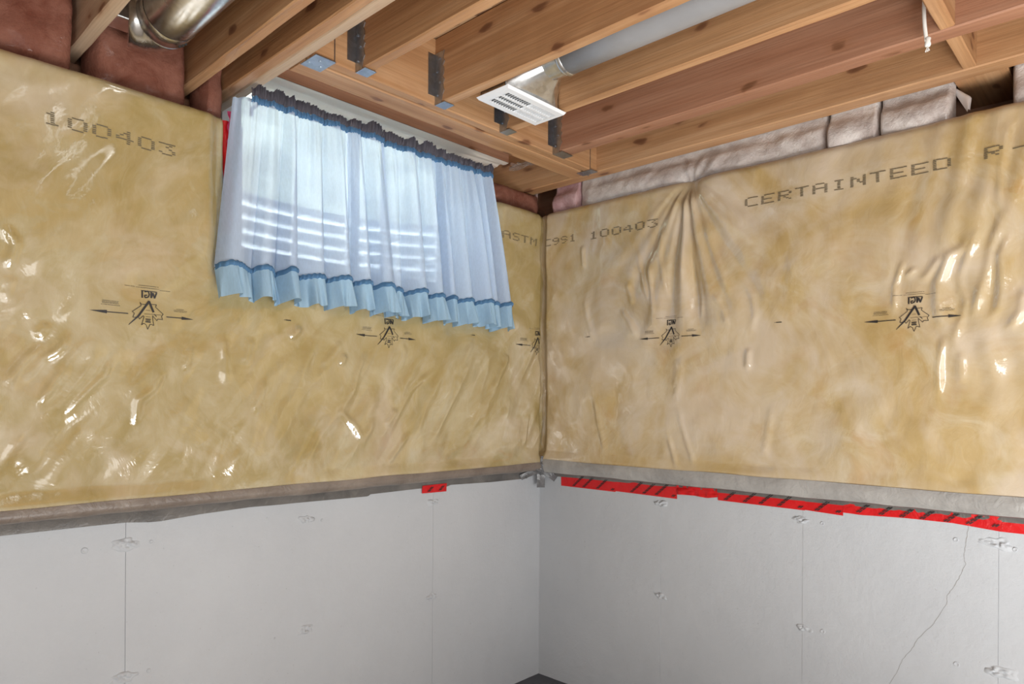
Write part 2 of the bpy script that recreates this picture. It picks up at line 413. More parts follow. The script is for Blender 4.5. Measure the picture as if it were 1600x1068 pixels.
# settlement crack on the right wall
cr = [(-1.843, .985), (-1.836, .93), (-1.83, .885), (-1.836, .86), (-1.821, .818), (-1.800, .775), (-1.785, .748), (-1.783, .72), (-1.745, .644), (-1.700, .585), (-1.685, .55), (-1.653, .502), (-1.640, .46), (-1.614, .407), (-1.595, .35)]
pts = []
for (a, c), (a2, c2) in zip(cr, cr[1:]):
    for k in range(5):
        t = k / 5; pts.append((a + (a2 - a) * t + rng.uniform(-.0016, .0016), c + (c2 - c) * t))
b = MB()
for (a, c), (a2, c2) in zip(pts, pts[1:]):
    w = 0.0006 + rng.random() * 0.0005
    b.poly([(-0.0016, a + w, c), (-0.0016, a - w, c), (-0.0016, a2 - w, c2), (-0.0016, a2 + w, c2)])
b.build('crack', M['seam'], wr)  # plain dark grey ribbon along the crack line

# ------------------------------------------------------------------ outdoors: window well, added bounce ground, hedge
P = np.zeros((41, 60, 3))
for i in range(41):
    a = math.pi * i / 40
    for j in range(60):
        z = 1.62 + j * 0.0132; r = 1 + 0.022 * math.cos(2 * math.pi * (z - 1.62) / 0.068)
        P[i, j] = (-0.80 + 1.0 * r * math.cos(a), 0.36 + 0.66 * r * math.sin(a), z)
ww = MB().quadgrid(P).build('window_well', M['well'], smooth=True)
tag(ww, 'corrugated steel window well outside, seen faintly through the curtains', 'window well')
gp = MB().box(-1.80, 0.20, 0.35, 1.0, 1.52, 1.60).build('well_gravel', M['soil']); tag(gp, kind='structure')
lw = MB().box(-9, 7, 1.06, 9, 2.2, 2.40).build('bounce_ground', M['ground_bounce']); tag(lw, kind='structure')  # outdoor ground made pale to bounce daylight up onto the film
P = np.zeros((90, 40, 3))
for i in range(90):
    for k in range(40):
        x = -8 + 14 * i / 89; t = k / 39
        f = fbm(np.array(x * 2.1), np.array(t * 9.0), 4).item()
        P[i, k] = (x, 3.2 - .5 * math.sin(math.pi * t) - .55 * f + .9 * t ** 4, 2.38 + (2.9 + .5 * fbm(np.array(x * 1.3), np.array(2.0), 3).item()) * t)
tag(MB().quadgrid(P).build('hedge', M['hedge'], smooth=True, loc=(-1, 3, 2.38)), 'tall green hedge outdoors, only a green tint through the curtains', 'hedge')

# ------------------------------------------------------------------ window
win = empty('window_1', (-0.985, 0.30, OZ0)); tag(win, kind='structure')
def ring(x0, x1, z0, z1, t, y0, y1, tb=None):
    tb = t if tb is None else tb
    o = [(x0, z0), (x1, z0), (x1, z1), (x0, z1)]; q = [(x0 + t, z0 + tb), (x1 - t, z0 + tb), (x1 - t, z1 - t), (x0 + t, z1 - t)]
    P = np.zeros((4, 5, 3))
    for k in range(4):
        for j, ((a, c), y) in enumerate(((o[k], y0), (q[k], y0), (q[k], y1), (o[k], y1), (o[k], y0))): P[k, j] = (a, y, c)
    return MB().quadgrid(P, True)
WX0, WX1, WZ0, WZ1 = -1.52, -0.34, 1.885, 2.665
ring(WX0, WX1, WZ0, WZ1, .045, .262, .345).build('window_frame', M['vinyl'], win)
for k in range(2):
    a0, a1 = (WX0 + .045, -0.905) if k == 0 else (-.94, WX1 - .045); y = .275 + .032 * k
    sa = ring(a0, a1, WZ0 + .045, WZ1 - .045, .034, y, y + .026).build('sash', M['vinyl'], win)
    MB().box(a0 + .034, a1 - .034, y + .010, y + .015, WZ0 + .079, WZ1 - .079).build('pane', M['glass'], sa)
MB().box(OX0, OX1, -.002, .262, OZ0 - .001, OZ0 + .014).build('window_sill', M['vinyl'], win)
for k, (a, c) in enumerate(((RX, WX0 - .002), (WX1 + .002, 0.36))):      # siding side of the wall around the window
    w5 = MB().box(a, c, .300, .345, 1.5, 2.95).build('wall_outside', M['concrete']); tag(w5, kind='structure')
w5 = MB().box(WX0 - .002, WX1 + .002, .300, .345, 2.667, 2.95).build('wall_outside', M['concrete']); tag(w5, kind='structure')
w5 = MB().box(WX0 - .002, WX1 + .002, .242, .345, 1.5, WZ0 - .002).build('wall_outside', M['concrete']); tag(w5, kind='structure')

# ------------------------------------------------------------------ lumber
def lumber(axis, a0, a1, u0, u1, z0, z1, ch=0.004, jit=0.0012, seg=36, seed=0, wane=None):
    """eased, slightly uneven plank; axis 'y': length along y, u is x; axis 'x': length along x, u is y"""
    prof = [(u0 + ch, z0), (u1 - ch, z0), (u1, z0 + ch), (u1, z1 - ch), (u1 - ch, z1), (u0 + ch, z1), (u0, z1 - ch), (u0, z0 + ch)]
    n = seg + 1; P = np.zeros((8, n, 3)); r = random.Random(seed)
    ph = [r.uniform(0, 50) for _ in range(8)]
    for j in range(n):
        l = a0 + (a1 - a0) * j / seg
        for i, (u, z) in enumerate(prof):
            du = jit * 2 * vnoise(np.array(l * 9 + ph[i]), np.array(ph[i])).item(); dz = jit * 2 * vnoise(np.array(l * 7 + ph[i] + 9), np.array(ph[i] + 3)).item()
            if wane and i == wane[0]: 
                k = max(0, vnoise(np.array(l * 3.1 + ph[0]), np.array(seed + .5)).item() - .05) * wane[1]
                du += k * (1 if i in (0, 7, 6) else -1); dz += k * .4
            P[i, j] = (u + du, l, z + dz) if axis == 'y' else (l, u + du, z + dz)
    m = MB().quadgrid(P, True)
    m.f.append(tuple(i * n for i in range(8))); m.f.append(tuple(i * n + n - 1 for i in reversed(range(8))))
    return m
YB = 0.25      # joist ends bear on the left wall
YE = RY + 0.02
HDR_F, HDR_J, HDR_R = -0.424, -0.377, -0.277   # header front face, joint, rear face

def hanger(parent, x0, x1):
    """steel joist hanger on the header's front face: seat, two side flanges, two nailing tabs"""
    z0 = H - 0.0025; y1 = HDR_F - 0.001; y0 = y1 - 0.052
    b = MB().box(x0 - .003, x1 + .003, y0, y1, z0 - .002, z0)
    for s, xx in ((-1, x0), (1, x1)):
        a, c = (xx - .003, xx - .001) if s < 0 else (xx + .001, xx + .003)
        n = 14; P = []
        for k in range(n + 1):
            z = z0 + .001 + (0.178) * k / n; w = 0.046 + 0.005 * math.sin(k * 2.4) - (0.012 if k < 2 else 0)
            P.append((z, y1 - w))
        for (za, wa), (zb, wb) in zip(P, P[1:]):
            v = len(b.v)
            b.v += [(a, wa, za), (a, y1, za), (a, y1, zb), (a, wb, zb), (c, wa, za), (c, y1, za), (c, y1, zb), (c, wb, zb)]
            for q in ((0, 3, 2, 1), (4, 5, 6, 7), (0, 4, 7, 3), (1, 2, 6, 5)): b.f.append(tuple(v + i for i in q))
        t0, t1 = (xx - .034, xx - .001) if s < 0 else (xx + .001, xx + .034)
        b.box(t0, t1, y1 - .0018, y1 + .0005, z0 + .03, z0 + .176)
        h = MB()
    o = b.build('joist_hanger', M['hanger'], parent); o['label'] = 'galvanised steel joist hanger'
    h = MB()
    for s, xx in ((-1, x0 - .003), (1, x1 + .003)):
        for k in range(4):
            z = z0 + .03 + .042 * k; y = y1 - .012 - .014 * (k % 2)
            h.tube([(xx, y, z), (xx + s * .004, y, z)], .0045, 6)
    h.build('nail_heads', M['hanger'], o)
    return o

def joist(x0, x1, y1, mat, label, seed, hang=False, wane=None, group=None):
    root = empty('floor_joist', ((x0 + x1) / 2, -2.0, H))
    lumber('y', YE, y1, x0, x1, H, TOP - .001, seed=seed, seg=60, wane=wane).build('plank', mat, root)
    tag(root, label, 'joist')
    if hang: hanger(root, x0, x1)
    return root
joist(-2.058, -2.020, YB, M['pale_y'], 'pale wooden floor joist left of the fat round duct', 81)
joist(-2.395, -2.357, YB, M['fir_y'], 'wooden floor joist beyond the left edge of the picture', 91)
joist(-1.727, -1.689, YB, M['fir_y'], 'single wooden floor joist between the fat round duct and the doubled joist', 71, wane=(1, .05))
dj = empty('doubled_joist', (-1.584, -2.0, H)); tag(dj, 'doubled wooden joist of two planks passing left of the curtains', 'joist')
lumber('y', YE, YB, -1.622, -1.5845, H, TOP - .001, seed=61, seg=60, wane=(0, .05)).build('plank', M['fir_y'], dj)
lumber('y', YE, YB, -1.5835, -1.546, H + .001, TOP - .001, seed=62, seg=60).build('plank', M['pale_y'], dj)
joist(-1.395, -1.357, HDR_F - .001, M['fir_y'], 'short wooden joist hung on the header, nearest to the doubled joist', 51, True)
joist(-1.066, -1.026, HDR_F - .001, M['fir_y'], 'short wooden joist hung on the header, left of the white air register', 41, True)
joist(-0.738, -0.701, HDR_F - .001, M['fir_y'], 'short wooden joist whose hanger shows below the white air register', 31, True, (0, .03))
joist(-0.418, -0.350, HDR_F - .001, M['red_y'], 'reddish knotty joist hung on the header, right of the white air register', 21, True)
joist(-0.108, -0.036, YB, M['fir_y'], 'rightmost wooden joist, running along the top of the right wall to the curtains', 11)

hd = empty('window_header', (-0.83, -0.35, H)); tag(hd, 'wooden header beam of two planks above the curtains, carrying the short joists', 'beam')
lumber('x', -1.545, -0.109, HDR_F, HDR_J - .005, H, TOP - .001, seed=5).build('front_plank', M['fir_x'], hd)
lumber('x', -1.545, -0.109, HDR_J + .005, HDR_R, H, TOP - .001, seed=6).build('rear_plank', M['fir_x'], hd)
def big_hanger(px0, px1, y0, y1, side):
    b = MB().box(px0, px1, y0, y1, H - .004, H - .0012)
    xx = px1 if side > 0 else px0
    n = 10
    b.box(*(sorted((xx, xx + side * .003))), HDR_F - .003, HDR_F - .001, H - .004, H + .09)
    o = b.build('header_hanger', M['hanger'], hd); o['label'] = 'bright galvanised hanger plate at the end of the header'
    P = [(px0 + .012 + .02 * k, (y0 + y1) / 2 + .015 * (-1) ** k) for k in range(3)]
    h = MB()
    for a, c in P: h.tube([(a, c, H - .006), (a, c, H - .004)], .0045, 8)
    h.build('nail_heads', M['hanger'], o)
big_hanger(-1.545, -1.476, -0.436, -0.345, 1)
big_hanger(-0.158, -0.110, -0.432, -0.349, -1)

# bridging blocks
for x0, x1, mat, lab in ((-0.700, -0.419, M['fir_x'], 'wooden bridging block behind the white pull cord, above the knotty joist'),
                         (-0.349, -0.109, M['fir_x'], 'wooden bridging block between the two rightmost joists, right of the white cord')):
    tag(lumber('x', x0, x1, -1.876, -1.837, H + .004, TOP - .002, seed=int(-x0 * 100)).build('bridging_block', mat, loc=((x0 + x1) / 2, -1.856, H)), lab, 'block')
tag(lumber('x', -0.035, 0.250, -1.945, -1.80, H + .002, H + .040, seed=3).build('bridging_block', M['fir_x'], loc=(0.1, -1.87, H)), 'flat wooden block from the rightmost joist out over the right wall', 'block')
# rim boards and sill plates on the poured wall
rim = MB().box(-1.545, -0.109, .127, .165, 2.597, TOP - .001).build('header_board', M['red_x']); tag(rim, 'reddish brown board edge seen between the header and the bright film', 'board')
rim3 = MB().box(RX, OX0 - .004, YB + .004, YB + .042, WALL - .03, TOP - .001).build('rim_board', M['red_x']); tag(rim3, 'wooden rim board behind the pink batts at the upper left', 'board')
rim4 = MB().box(OX1 + .09, 0.29, YB + .004, YB + .042, WALL - .03, TOP - .001).build('rim_board', M['red_x']); tag(rim4, 'wooden rim board over the corner, right of the window', 'board')
rim2 = MB().box(0.252, 0.29, RY, YB - .002, WALL - .03, TOP - .001).build('rim_board', M['red_y']); tag(rim2, 'wooden rim board on top of the right wall behind the bagged insulation', 'board')
for a, c in ((RX, OX0), (OX1, 0.24)):
    sp = MB().box(a, c, 0.18, 0.24, WALL, H - .001).build('sill_plate', M['red_x']); tag(sp, kind='structure')
sp2 = MB().box(0.19, 0.29, RY, 0.165, WALL, WALL + .039).build('sill_plate', M['red_y']); tag(sp2, kind='structure')

# ------------------------------------------------------------------ insulation blankets with poly film
WR = [[(-0.83, 2.249), (-0.752, 2.123), (-0.746, 1.996), (-0.775, 1.855), (-0.797, 1.777)], [(-0.856, 2.23), (-0.898, 2.099), (-0.933, 2.007)], [(-0.893, 2.026), (-0.92, 1.912), (-0.94, 1.801), (-0.938, 1.702)], [(-0.946, 2.127), (-0.992, 1.975), (-1.045, 1.849), (-1.064, 1.789)], [(-1.005, 2.022), (-1.081, 1.905), (-1.15, 1.793), (-1.16, 1.723), (-1.138, 1.631)], [(-0.993, 1.819), (-1.037, 1.743), (-1.056, 1.671)], [(-0.625, 2.052), (-0.658, 1.92), (-0.71, 1.771), (-0.727, 1.693)], [(-0.693, 1.993), (-0.71, 1.823), (-0.726, 1.732)], [(-0.543, 1.8), (-0.597, 1.727), (-0.637, 1.66)], [(-0.343, 1.874), (-0.359, 1.76), (-0.393, 1.66)], [(-0.33, 2.111), (-0.338, 1.999)], [(-0.579, 1.915), (-0.613, 1.807)], [(-0.825, 1.564), (-0.835, 1.51), (-0.82, 1.439)], [(-1.133, 1.597), (-1.131, 1.503)], [(-0.874, 2.248), (-0.883, 2.14), (-0.867, 1.985), (-0.85, 1.855)], [(-0.903, 2.242), (-1.029, 2.114), (-1.161, 1.993)], [(-1.856, 1.923), (-1.838, 1.875), (-1.803, 1.856), (-1.768, 1.774), (-1.768, 1.699), (-1.785, 1.605)], [(-1.89, 1.947), (-1.857, 1.872), (-1.83, 1.785), (-1.835, 1.738), (-1.847, 1.708), (-1.839, 1.658), (-1.818, 1.591), (-1.819, 1.546)], [(-1.954, 1.895), (-1.936, 1.837), (-1.94, 1.754), (-1.932, 1.678), (-1.905, 1.631)], [(-1.949, 1.978), (-1.913, 1.868), (-1.899, 1.777), (-1.881, 1.711), (-1.858, 1.639)], [(-1.994, 1.738), (-1.99, 1.662), (-1.955, 1.604)], [(-1.778, 1.859), (-1.722, 1.779)], [(-1.705, 1.829), (-1.675, 1.804)], [(-1.819, 1.534), (-1.834, 1.527), (-1.835, 1.442)], [(-1.669, 1.864), (-1.643, 1.777), (-1.643, 1.685)], [(-1.789, 1.605), (-1.775, 1.501), (-1.775, 1.404)], [(-1.977, 2.26), (-1.954, 2.223), (-1.938, 2.109), (-1.931, 1.973)]]
WL = [[(-2.095, 1.574), (-2.11, 1.532), (-2.128, 1.51), (-2.156, 1.492), (-2.198, 1.437), (-2.212, 1.427)], [(-2.159, 1.529), (-2.198, 1.483), (-2.229, 1.44), (-2.244, 1.406)], [(-2.094, 1.471), (-2.122, 1.433), (-2.167, 1.367)], [(-1.985, 1.514), (-2.008, 1.447), (-2.045, 1.406), (-2.081, 1.364), (-2.106, 1.328)], [(-1.847, 1.473), (-1.876, 1.412), (-1.917, 1.379), (-1.927, 1.302)], [(-2.145, 1.587), (-2.174, 1.545)], [(-1.574, 1.59), (-1.594, 1.494)], [(-1.526, 1.451), (-1.566, 1.335)], [(-1.21, 1.553), (-1.227, 1.509)], [(-1.108, 1.573), (-1.151, 1.491), (-1.184, 1.375)], [(-0.944, 1.621), (-0.924, 1.576), (-0.952, 1.467)], [(-0.773, 1.521), (-0.894, 1.422), (-1.007, 1.239)], [(-0.665, 1.467), (-0.707, 1.328), (-0.811, 1.185)], [(-0.553, 1.665), (-0.632, 1.535), (-0.664, 1.41)], [(-1.234, 1.346), (-1.167, 1.288), (-1.132, 1.229)], [(-1.392, 1.638), (-1.436, 1.594)], [(-0.195, 1.342), (-0.234, 1.16)], [(-2.25, 1.836), (-2.223, 1.79), (-2.24, 1.72)], [(-2.229, 1.705), (-2.245, 1.636)], [(-1.766, 1.548), (-1.785, 1.468)], [(-1.675, 1.596), (-1.66, 1.514), (-1.664, 1.431)]]
for k in range(16):      # more slack folds in the film, lower left, running down to the left
    u = rng.uniform(-3.3, -0.3); z = rng.uniform(1.22, 1.62); l = rng.uniform(.05, .16); a = rng.uniform(.35, .9)
    WL.append([(u, z), (u - l * .5 * a, z - l * .55), (u - l * a, z - l)])
for k in range(9):
    u = rng.uniform(-3.2, -0.2); z = rng.uniform(1.2, 1.7); l = rng.uniform(.10, .30); a = rng.uniform(-.25, .35)
    WR.append([(u, z), (u - l * .5 * a, z - l * .55), (u - l * a, z - l)])
def ridge(U, Z, lines, wmin, wmax, amin, amax, seed):
    r = random.Random(seed); out = np.zeros_like(U)
    for ln in lines:
        w = r.uniform(wmin, wmax); amp = r.uniform(amin, amax)
        L = sum(math.dist(p, q) for p, q in zip(ln, ln[1:])); acc = 0; best = np.zeros_like(U)
        for p, q in zip(ln, ln[1:]):
            s = math.dist(p, q); du, dz = (q[0] - p[0]) / s, (q[1] - p[1]) / s
            t = np.clip((U - p[0]) * du + (Z - p[1]) * dz, 0, s)
            d = np.hypot(U - p[0] - t * du, Z - p[1] - t * dz)
            tt = (acc + t) / L; env = np.clip(np.minimum(tt, 1 - tt) * 5, 0.05, 1)
            best = np.maximum(best, amp * env * (np.exp(-(d / w) ** 2) - 0.0)); acc += s
        out = np.maximum(out, best)
    return out
def smooth(a, b, x):
    t = np.clip((x - a) / (b - a), 0, 1); return t * t * (3 - 2 * t)
def zone_left(U, Z):
    h = 0.020 * fbm(U * 3.3 + 40, Z * 3.3, 3)
    h = h + 0.009 * fbm((U * 0.8 - Z * 0.6) * 11, (U * 0.6 + Z * 0.8) * 4.5 + 7, 3)
    low = smooth(1.75, 1.5, Z) * smooth(1.1, 1.2, Z)
    r = fbm((U * 0.86 - Z * 0.5) * 9 + 3, (U * 0.5 + Z * 0.86) * 2.4, 2)
    h = h + low * 0.007 * (1 - np.abs(r) * 3.2)
    return h
def zone_right(U, Z):
    h = 0.018 * fbm(U * 3.1 + 90, Z * 3.1 + 12, 3)
    h = h + 0.008 * fbm(U * 8 + 5, Z * 4 + 31, 3)
    # fan of tucks below the pinch at the wall top
    du, dz = U + 0.869, 2.33 - Z; rr = np.hypot(du, dz); an = np.arctan2(du, dz)
    fan = np.sin(an * 17 + 1.5 * np.sin(an * 5) + rr * 2) + 0.6 * np.sin(an * 31 + 1)
    h = h + 0.010 * fan * np.exp(-(an / .62) ** 2) * smooth(.02, .16, rr) * smooth(.85, .45, rr)
    # vertical tucks at the right
    h = h + 0.0032 * np.sin(U * 75 + 3 * np.sin(Z * 6)) * np.exp(-((U + 1.9) / .22) ** 2) * smooth(1.35, 1.55, Z)
    return h
SZ0, SZ1 = 1.075, 2.315
def surf_left(U, Z, lines=True):
    h = 0.080 + zone_left(U, Z) + (ridge(U, Z, WL, .007, .014, .005, .010, 3) if lines else 0)
    ins = 1 - smooth(.0, .05, np.maximum(np.maximum(U - OX1 - .03, OX0 - .10 - U), OZ0 - .03 - Z)) * 1.0  # near the opening
    h = h * (1 - 0.35 * ins)
    h = h - 0.030 * smooth(-0.105, -0.070, U)           # tucked at the corner
    b = np.clip((1.128 - Z) / 0.034, 0, 1); h = h * (1 - b) + b * 0.086
    t = np.clip((Z - 2.262) / (SZ1 - 2.262), 0, 1); return h * np.sqrt(np.clip(1 - t ** 3.2, 0, 1)) + 0.004
def surf_right(U, Z, lines=True):
    h = 0.080 + zone_right(U, Z) + (ridge(U, Z, WR, .007, .015, .005, .010, 4) if lines else 0)
    h = h - 0.030 * smooth(-0.112, -0.078, U)
    b = np.clip((1.143 - Z) / 0.034, 0, 1); h = h * (1 - b) + b * 0.088
    pin = np.exp(-((U + 0.869) / .05) ** 2) * smooth(2.2, 2.29, Z); h = h * (1 - 0.35 * pin)
    t = np.clip((Z - 2.262) / (SZ1 - 2.262), 0, 1); return h * np.sqrt(np.clip(1 - t ** 3.2, 0, 1)) + 0.004
def blanket(left):
    us = np.append(np.arange(-3.9, -0.078, 0.0075), [-0.072, -0.064, -0.056, -0.049]) if left else np.append(np.arange(-3.9, -0.088, 0.0075), [-0.080, -0.070, -0.060, -0.0495])
    zs = np.arange(SZ0, SZ1 + 1e-6, 0.0075)
    U, Z = np.meshgrid(us, zs, indexing='ij')
    Hh = surf_left(U, Z) if left else surf_right(U, Z)
    P = np.stack([U, -Hh, Z], -1) if left else np.stack([-Hh, U, Z], -1)
    n, m = U.shape; b = MB(); b.v = [tuple(p) for p in P.reshape(-1, 3)]
    for i in range(n - 1):
        uc = (us[i] + us[i + 1]) / 2
        for k in range(m - 1):
            if left and OX0 - .09 < uc < OX1 + .02 and zs[k] > OZ0 - .02: continue
            q = (i * m + k, (i + 1) * m + k, (i + 1) * m + k + 1, i * m + k + 1)
            b.f.append(q if left else q[::-1])
    if left:     # reveal edges of the cut-out, back to the wall
        i0 = max(i for i in range(n - 1) if not OX0 - .09 < (us[i] + us[i + 1]) / 2 and us[i] < -1) + 1
        i1 = min(i for i in range(n - 1) if (us[i] + us[i + 1]) / 2 > OX1 + .02 - 1e-9 and us[i] > -1)
        k0 = min(k for k in range(m) if zs[k] > OZ0 - .02)
        ids = [i0 * m + k for k in range(m - 1, k0 - 1, -1)] + [i * m + k0 for i in range(i0 + 1, i1 + 1)] + [i1 * m + k for k in range(k0 + 1, m)]
        base = len(b.v)
        for q in ids: x, y, z = b.v[q]; b.v.append((x, -0.003, z))
        for j in range(len(ids) - 1): b.f.append((ids[j], ids[j + 1], base + j + 1, base + j))
    return b
bl = blanket(True).build('insulation_blanket', M['wool_left'], loc=(-1.6, -0.05, 1.07), smooth=True)
tag(bl, 'yellow fibreglass insulation blanket under clear film on the curtained wall, left of the corner', 'insulation')
br = blanket(False).build('insulation_blanket', M['wool_right'], loc=(-0.05, -1.6, 1.07), smooth=True)
tag(br, 'yellow fibreglass insulation blanket under wrinkled clear film on the wall right of the corner', 'insulation')

# grey tape closing the bottom of each blanket
TLB = [(-3.9, 1.004), (-3.0, 1.008), (-2.238, 1.007), (-1.963, 1.006), (-1.923, 1.005), (-1.859, 0.998), (-1.827, 0.997), (-1.704, 1.005), (-1.532, 1.01), (-1.415, 1.007), (-1.375, 1.007), (-1.045, 1.001), (-1.036, 1.008), (-0.785, 1.009), (-0.63, 1.004), (-0.607, 1.01), (-0.363, 1.002), (-0.14, 1.0), (-0.09, 1.0)]
def tape_strip(left):
    us = np.linspace(-3.9, -0.10, 420)
    zb = np.interp(us, [p[0] for p in TLB], [p[1] for p in TLB]) if left else 1.012 + 0.004 * vnoise(us * 3, us * 0)
    w1 = vnoise(us * 5, us * 0 + 3); w2 = vnoise(us * 14, us * 0 + 9); w3 = vnoise(us * 2.3, us * 0 + 5)
    e = np.zeros_like(us)
    if left: prof = [(.0925 + .002 * w2, 1.086 + .004 * w1), (.0965 + .003 * w2, 1.070 + e), (.094 + .004 * w2, 1.056 + .004 * w1), (.074 + .008 * w3, 1.046 + .004 * w2)]
    else: prof = [(.0945 + .002 * w2, 1.101 + .004 * w1), (.0985 + .004 * w2, 1.082 + .003 * w2), (.093 + .005 * w2, 1.055 + .004 * w1), (.080 + .008 * w3, 1.038 + .003 * w2)]
    low = [(.074 + .008 * w3 if left else .080 + .008 * w3, (1.046 if left else 1.038) + .004 * w2), (.045 + .008 * w1, (1.041 if left else 1.032) + .004 * w2), (.022 + .006 * w2, (1.044 if left else 1.033) + .003 * w1), (.008 + .003 * w2, (1.034 if left else 1.026) + e), (.0045 + e, zb)]
    out = []
    for pr in (prof, low):
        P = np.zeros((len(us), len(pr), 3))
        for k, (d, z) in enumerate(pr):
            P[:, k, 0], P[:, k, 1] = (us, -d) if left else (-d, us)
            P[:, k, 2] = z
        out.append(MB().quadgrid(P))
    return out
t1, t2 = tape_strip(True); 
o = t1.build('tape_band', M['tape_left'], bl, smooth=True); o['label'] = 'taupe duct tape along the bottom edge'
o = t2.build('tape_band', M['tape_low'], bl, smooth=True); o['label'] = 'dark duct tape tucked under onto the concrete'
t1, t2 = tape_strip(False)
o = t1.build('tape_band', M['tape_right'], br, smooth=True); o['label'] = 'grey duct tape along the bottom edge'
o = t2.build('tape_band', M['tape_low'], br, smooth=True); o['label'] = 'dark duct tape tucked under onto the concrete'

# ------------------------------------------------------------------ print on the film (flat ink following the film)
def on_film(left, quads):
    """quads in wall coordinates (u to the viewer's right measured as wall coordinate, z)"""
    A = np.array(quads, float)                # (n,4,2)
    U, Z = A[..., 0], A[..., 1]
    if left: keep = (U.max(1) < -0.083)
    else: keep = (U.max(1) < -0.090)
    U, Z = U[keep], Z[keep]
    Hh = (surf_left(U, Z) if left else surf_right(U, Z)) + 0.0022
    b = MB()
    for i in range(len(U)):
        b.poly([(U[i, k], -Hh[i, k], Z[i, k]) if left else (-Hh[i, k], U[i, k], Z[i, k]) for k in range(4)])
    return b
def stroke(pts, widths, step=0.004):
    """tapered stroke -> little quads (local coords)"""
    Q = []
    for i, (p, q) in enumerate(zip(pts, pts[1:])):
        L = math.dist(p, q); n = max(1, int(L / step)); dx, dy = (q[0] - p[0]) / L, (q[1] - p[1]) / L
        wa, wb = (widths[i], widths[i + 1]) if isinstance(widths, (list, tuple)) else (widths, widths)
        for k in range(n):
            a, c = k / n, (k + 1) / n; w0, w1 = (wa + (wb - wa) * a) / 2, (wa + (wb - wa) * c) / 2
            x0, y0, x1, y1 = p[0] + (q[0] - p[0]) * a, p[1] + (q[1] - p[1]) * a, p[0] + (q[0] - p[0]) * c, p[1] + (q[1] - p[1]) * c
            Q.append([(x0 - dy * w0, y0 + dx * w0), (x0 + dy * w0, y0 - dx * w0), (x1 + dy * w1, y1 - dx * w1), (x1 - dy * w1, y1 + dx * w1)])
    return Q
def emblem():
    """the maker's mark, as printed (upside down), metres about the tip of its big arrow"""
    sx, sy, sk = .0002341, .0002537, .0935
    c = lambda x, y: ((x - 855) * sx, -(y - 305 - sk * (x - 855)) * sy)
    leaf = [(835, 350), (768, 345), (750, 322), (765, 362), (660, 430), (685, 450), (668, 497), (735, 497), (745, 520), (790, 480), (800, 490), (790, 530), (770, 588), (800, 568), (830, 588), (850, 640), (880, 578), (925, 596), (912, 540), (905, 480), (960, 540), (970, 520), (1030, 528), (1015, 490), (1035, 462), (940, 380), (950, 350), (890, 347)]
    Q = stroke([c(*p) for p in leaf], .0016)
    Q += stroke([c(862, 308), (c(735, 480)), c(622, 582)], [.0062, .0052, .0012])
    Q += stroke([c(857, 308), c(916, 440)], .0062)
    Q += stroke([c(930, 470), c(1010, 473)], .0009) + stroke([c(800, 458), c(925, 466)], .0009) + stroke([c(820, 415), c(875, 420)], .0008)
    Q += stroke([c(925, 462), c(955, 492)], .002)
    Q += stroke([c(818, 518), c(884, 524)], .0026) + stroke([c(822, 533), c(880, 538)], .0020) + stroke([c(818, 550), c(884, 556)], .0036) + stroke([c(822, 492), c(880, 497)], .0009)
    # arrows
    for a, h, t in (((615, 453), (375, 432), (190, 412)), ((1075, 495), (1270, 512), (1420, 530))):
        Q += stroke([c(*a), c(*h)], .0026)
        Q += stroke([c(*h), c(*t)], [.0098, .0004], .003)
    # M G I turned over: reads I, G, M from the left
    Q += stroke([c(778, 186), c(778, 270)], .0042)
    Q += stroke([c(806, 200), c(850, 190), c(862, 232), (c(850, 262)), c(812, 268), c(806, 240), c(836, 238)], .0034, .003)
    Q += stroke([c(884, 272), c(884, 200)], .0040) + stroke([c(884, 272), c(905, 212), c(924, 276)], .0040, .003) + stroke([c(924, 276), c(948, 210)], .0040)
    Q += stroke([c(766, 184), c(954, 203)], .0022)
    r = random.Random(5)
    def tiny(x0, x1, y, dy):          # unreadable small print: rows of tiny dashes
        x = x0; q = []
        while x < x1:
            w = r.uniform(6, 15); q += stroke([c(x, y + dy * (x - x0)), c(min(x + w, x1), y + dy * (x - x0 + w))], .0011); x += w + r.choice((2, 2, 3, 7))
        return q
    Q += tiny(570, 690, 126, .1) + tiny(708, 975, 142, .1) + tiny(985, 1120, 182, .08) + tiny(735, 970, 120, .1)
    Q += tiny(320, 505, 300, .09) + tiny(318, 500, 314, .09) + tiny(318, 505, 327, .09) + tiny(308, 522, 344, .1)
    Q += tiny(1200, 1300, 402, .09) + tiny(1165, 1338, 415, .09) + tiny(1170, 1335, 430, .09)
    return Q
EMB = emblem()
for left, u0, z0 in ((True, -1.893, 1.675), (True, -1.004, 1.674), (True, -0.122, 1.694), (False, -0.802, 1.698), (False, -1.704, 1.705), (True, -2.80, 1.675), (False, -2.60, 1.70)):
    s = 1 if left else -1
    ob = on_film(left, [[(u0 + s * x, z0 + y) for x, y in q] for q in EMB]).build('printed_emblem', M['ink'], bl if left else br)
    ob['label'] = 'black maple leaf emblem with two arrows, printed upside down'
def tiny_word(left, u0, z0):
    Q = []; x = 0; s = 1 if left else -1
    for w in (3, 2, 4, 4, 4, 4):
        Q += stroke([(u0 + s * x * .001, z0), (u0 + s * (x + w) * .001, z0)], .0035 if w == 4 else .0015); x += w + 1.2
    on_film(left, Q).build('printed_code', M['ink'], bl if left else br)
for a in ((True, -1.460, 1.657), (True, -.575, 1.672), (False, -1.235, 1.684), (False, -.345, 1.683)): tiny_word(*a)
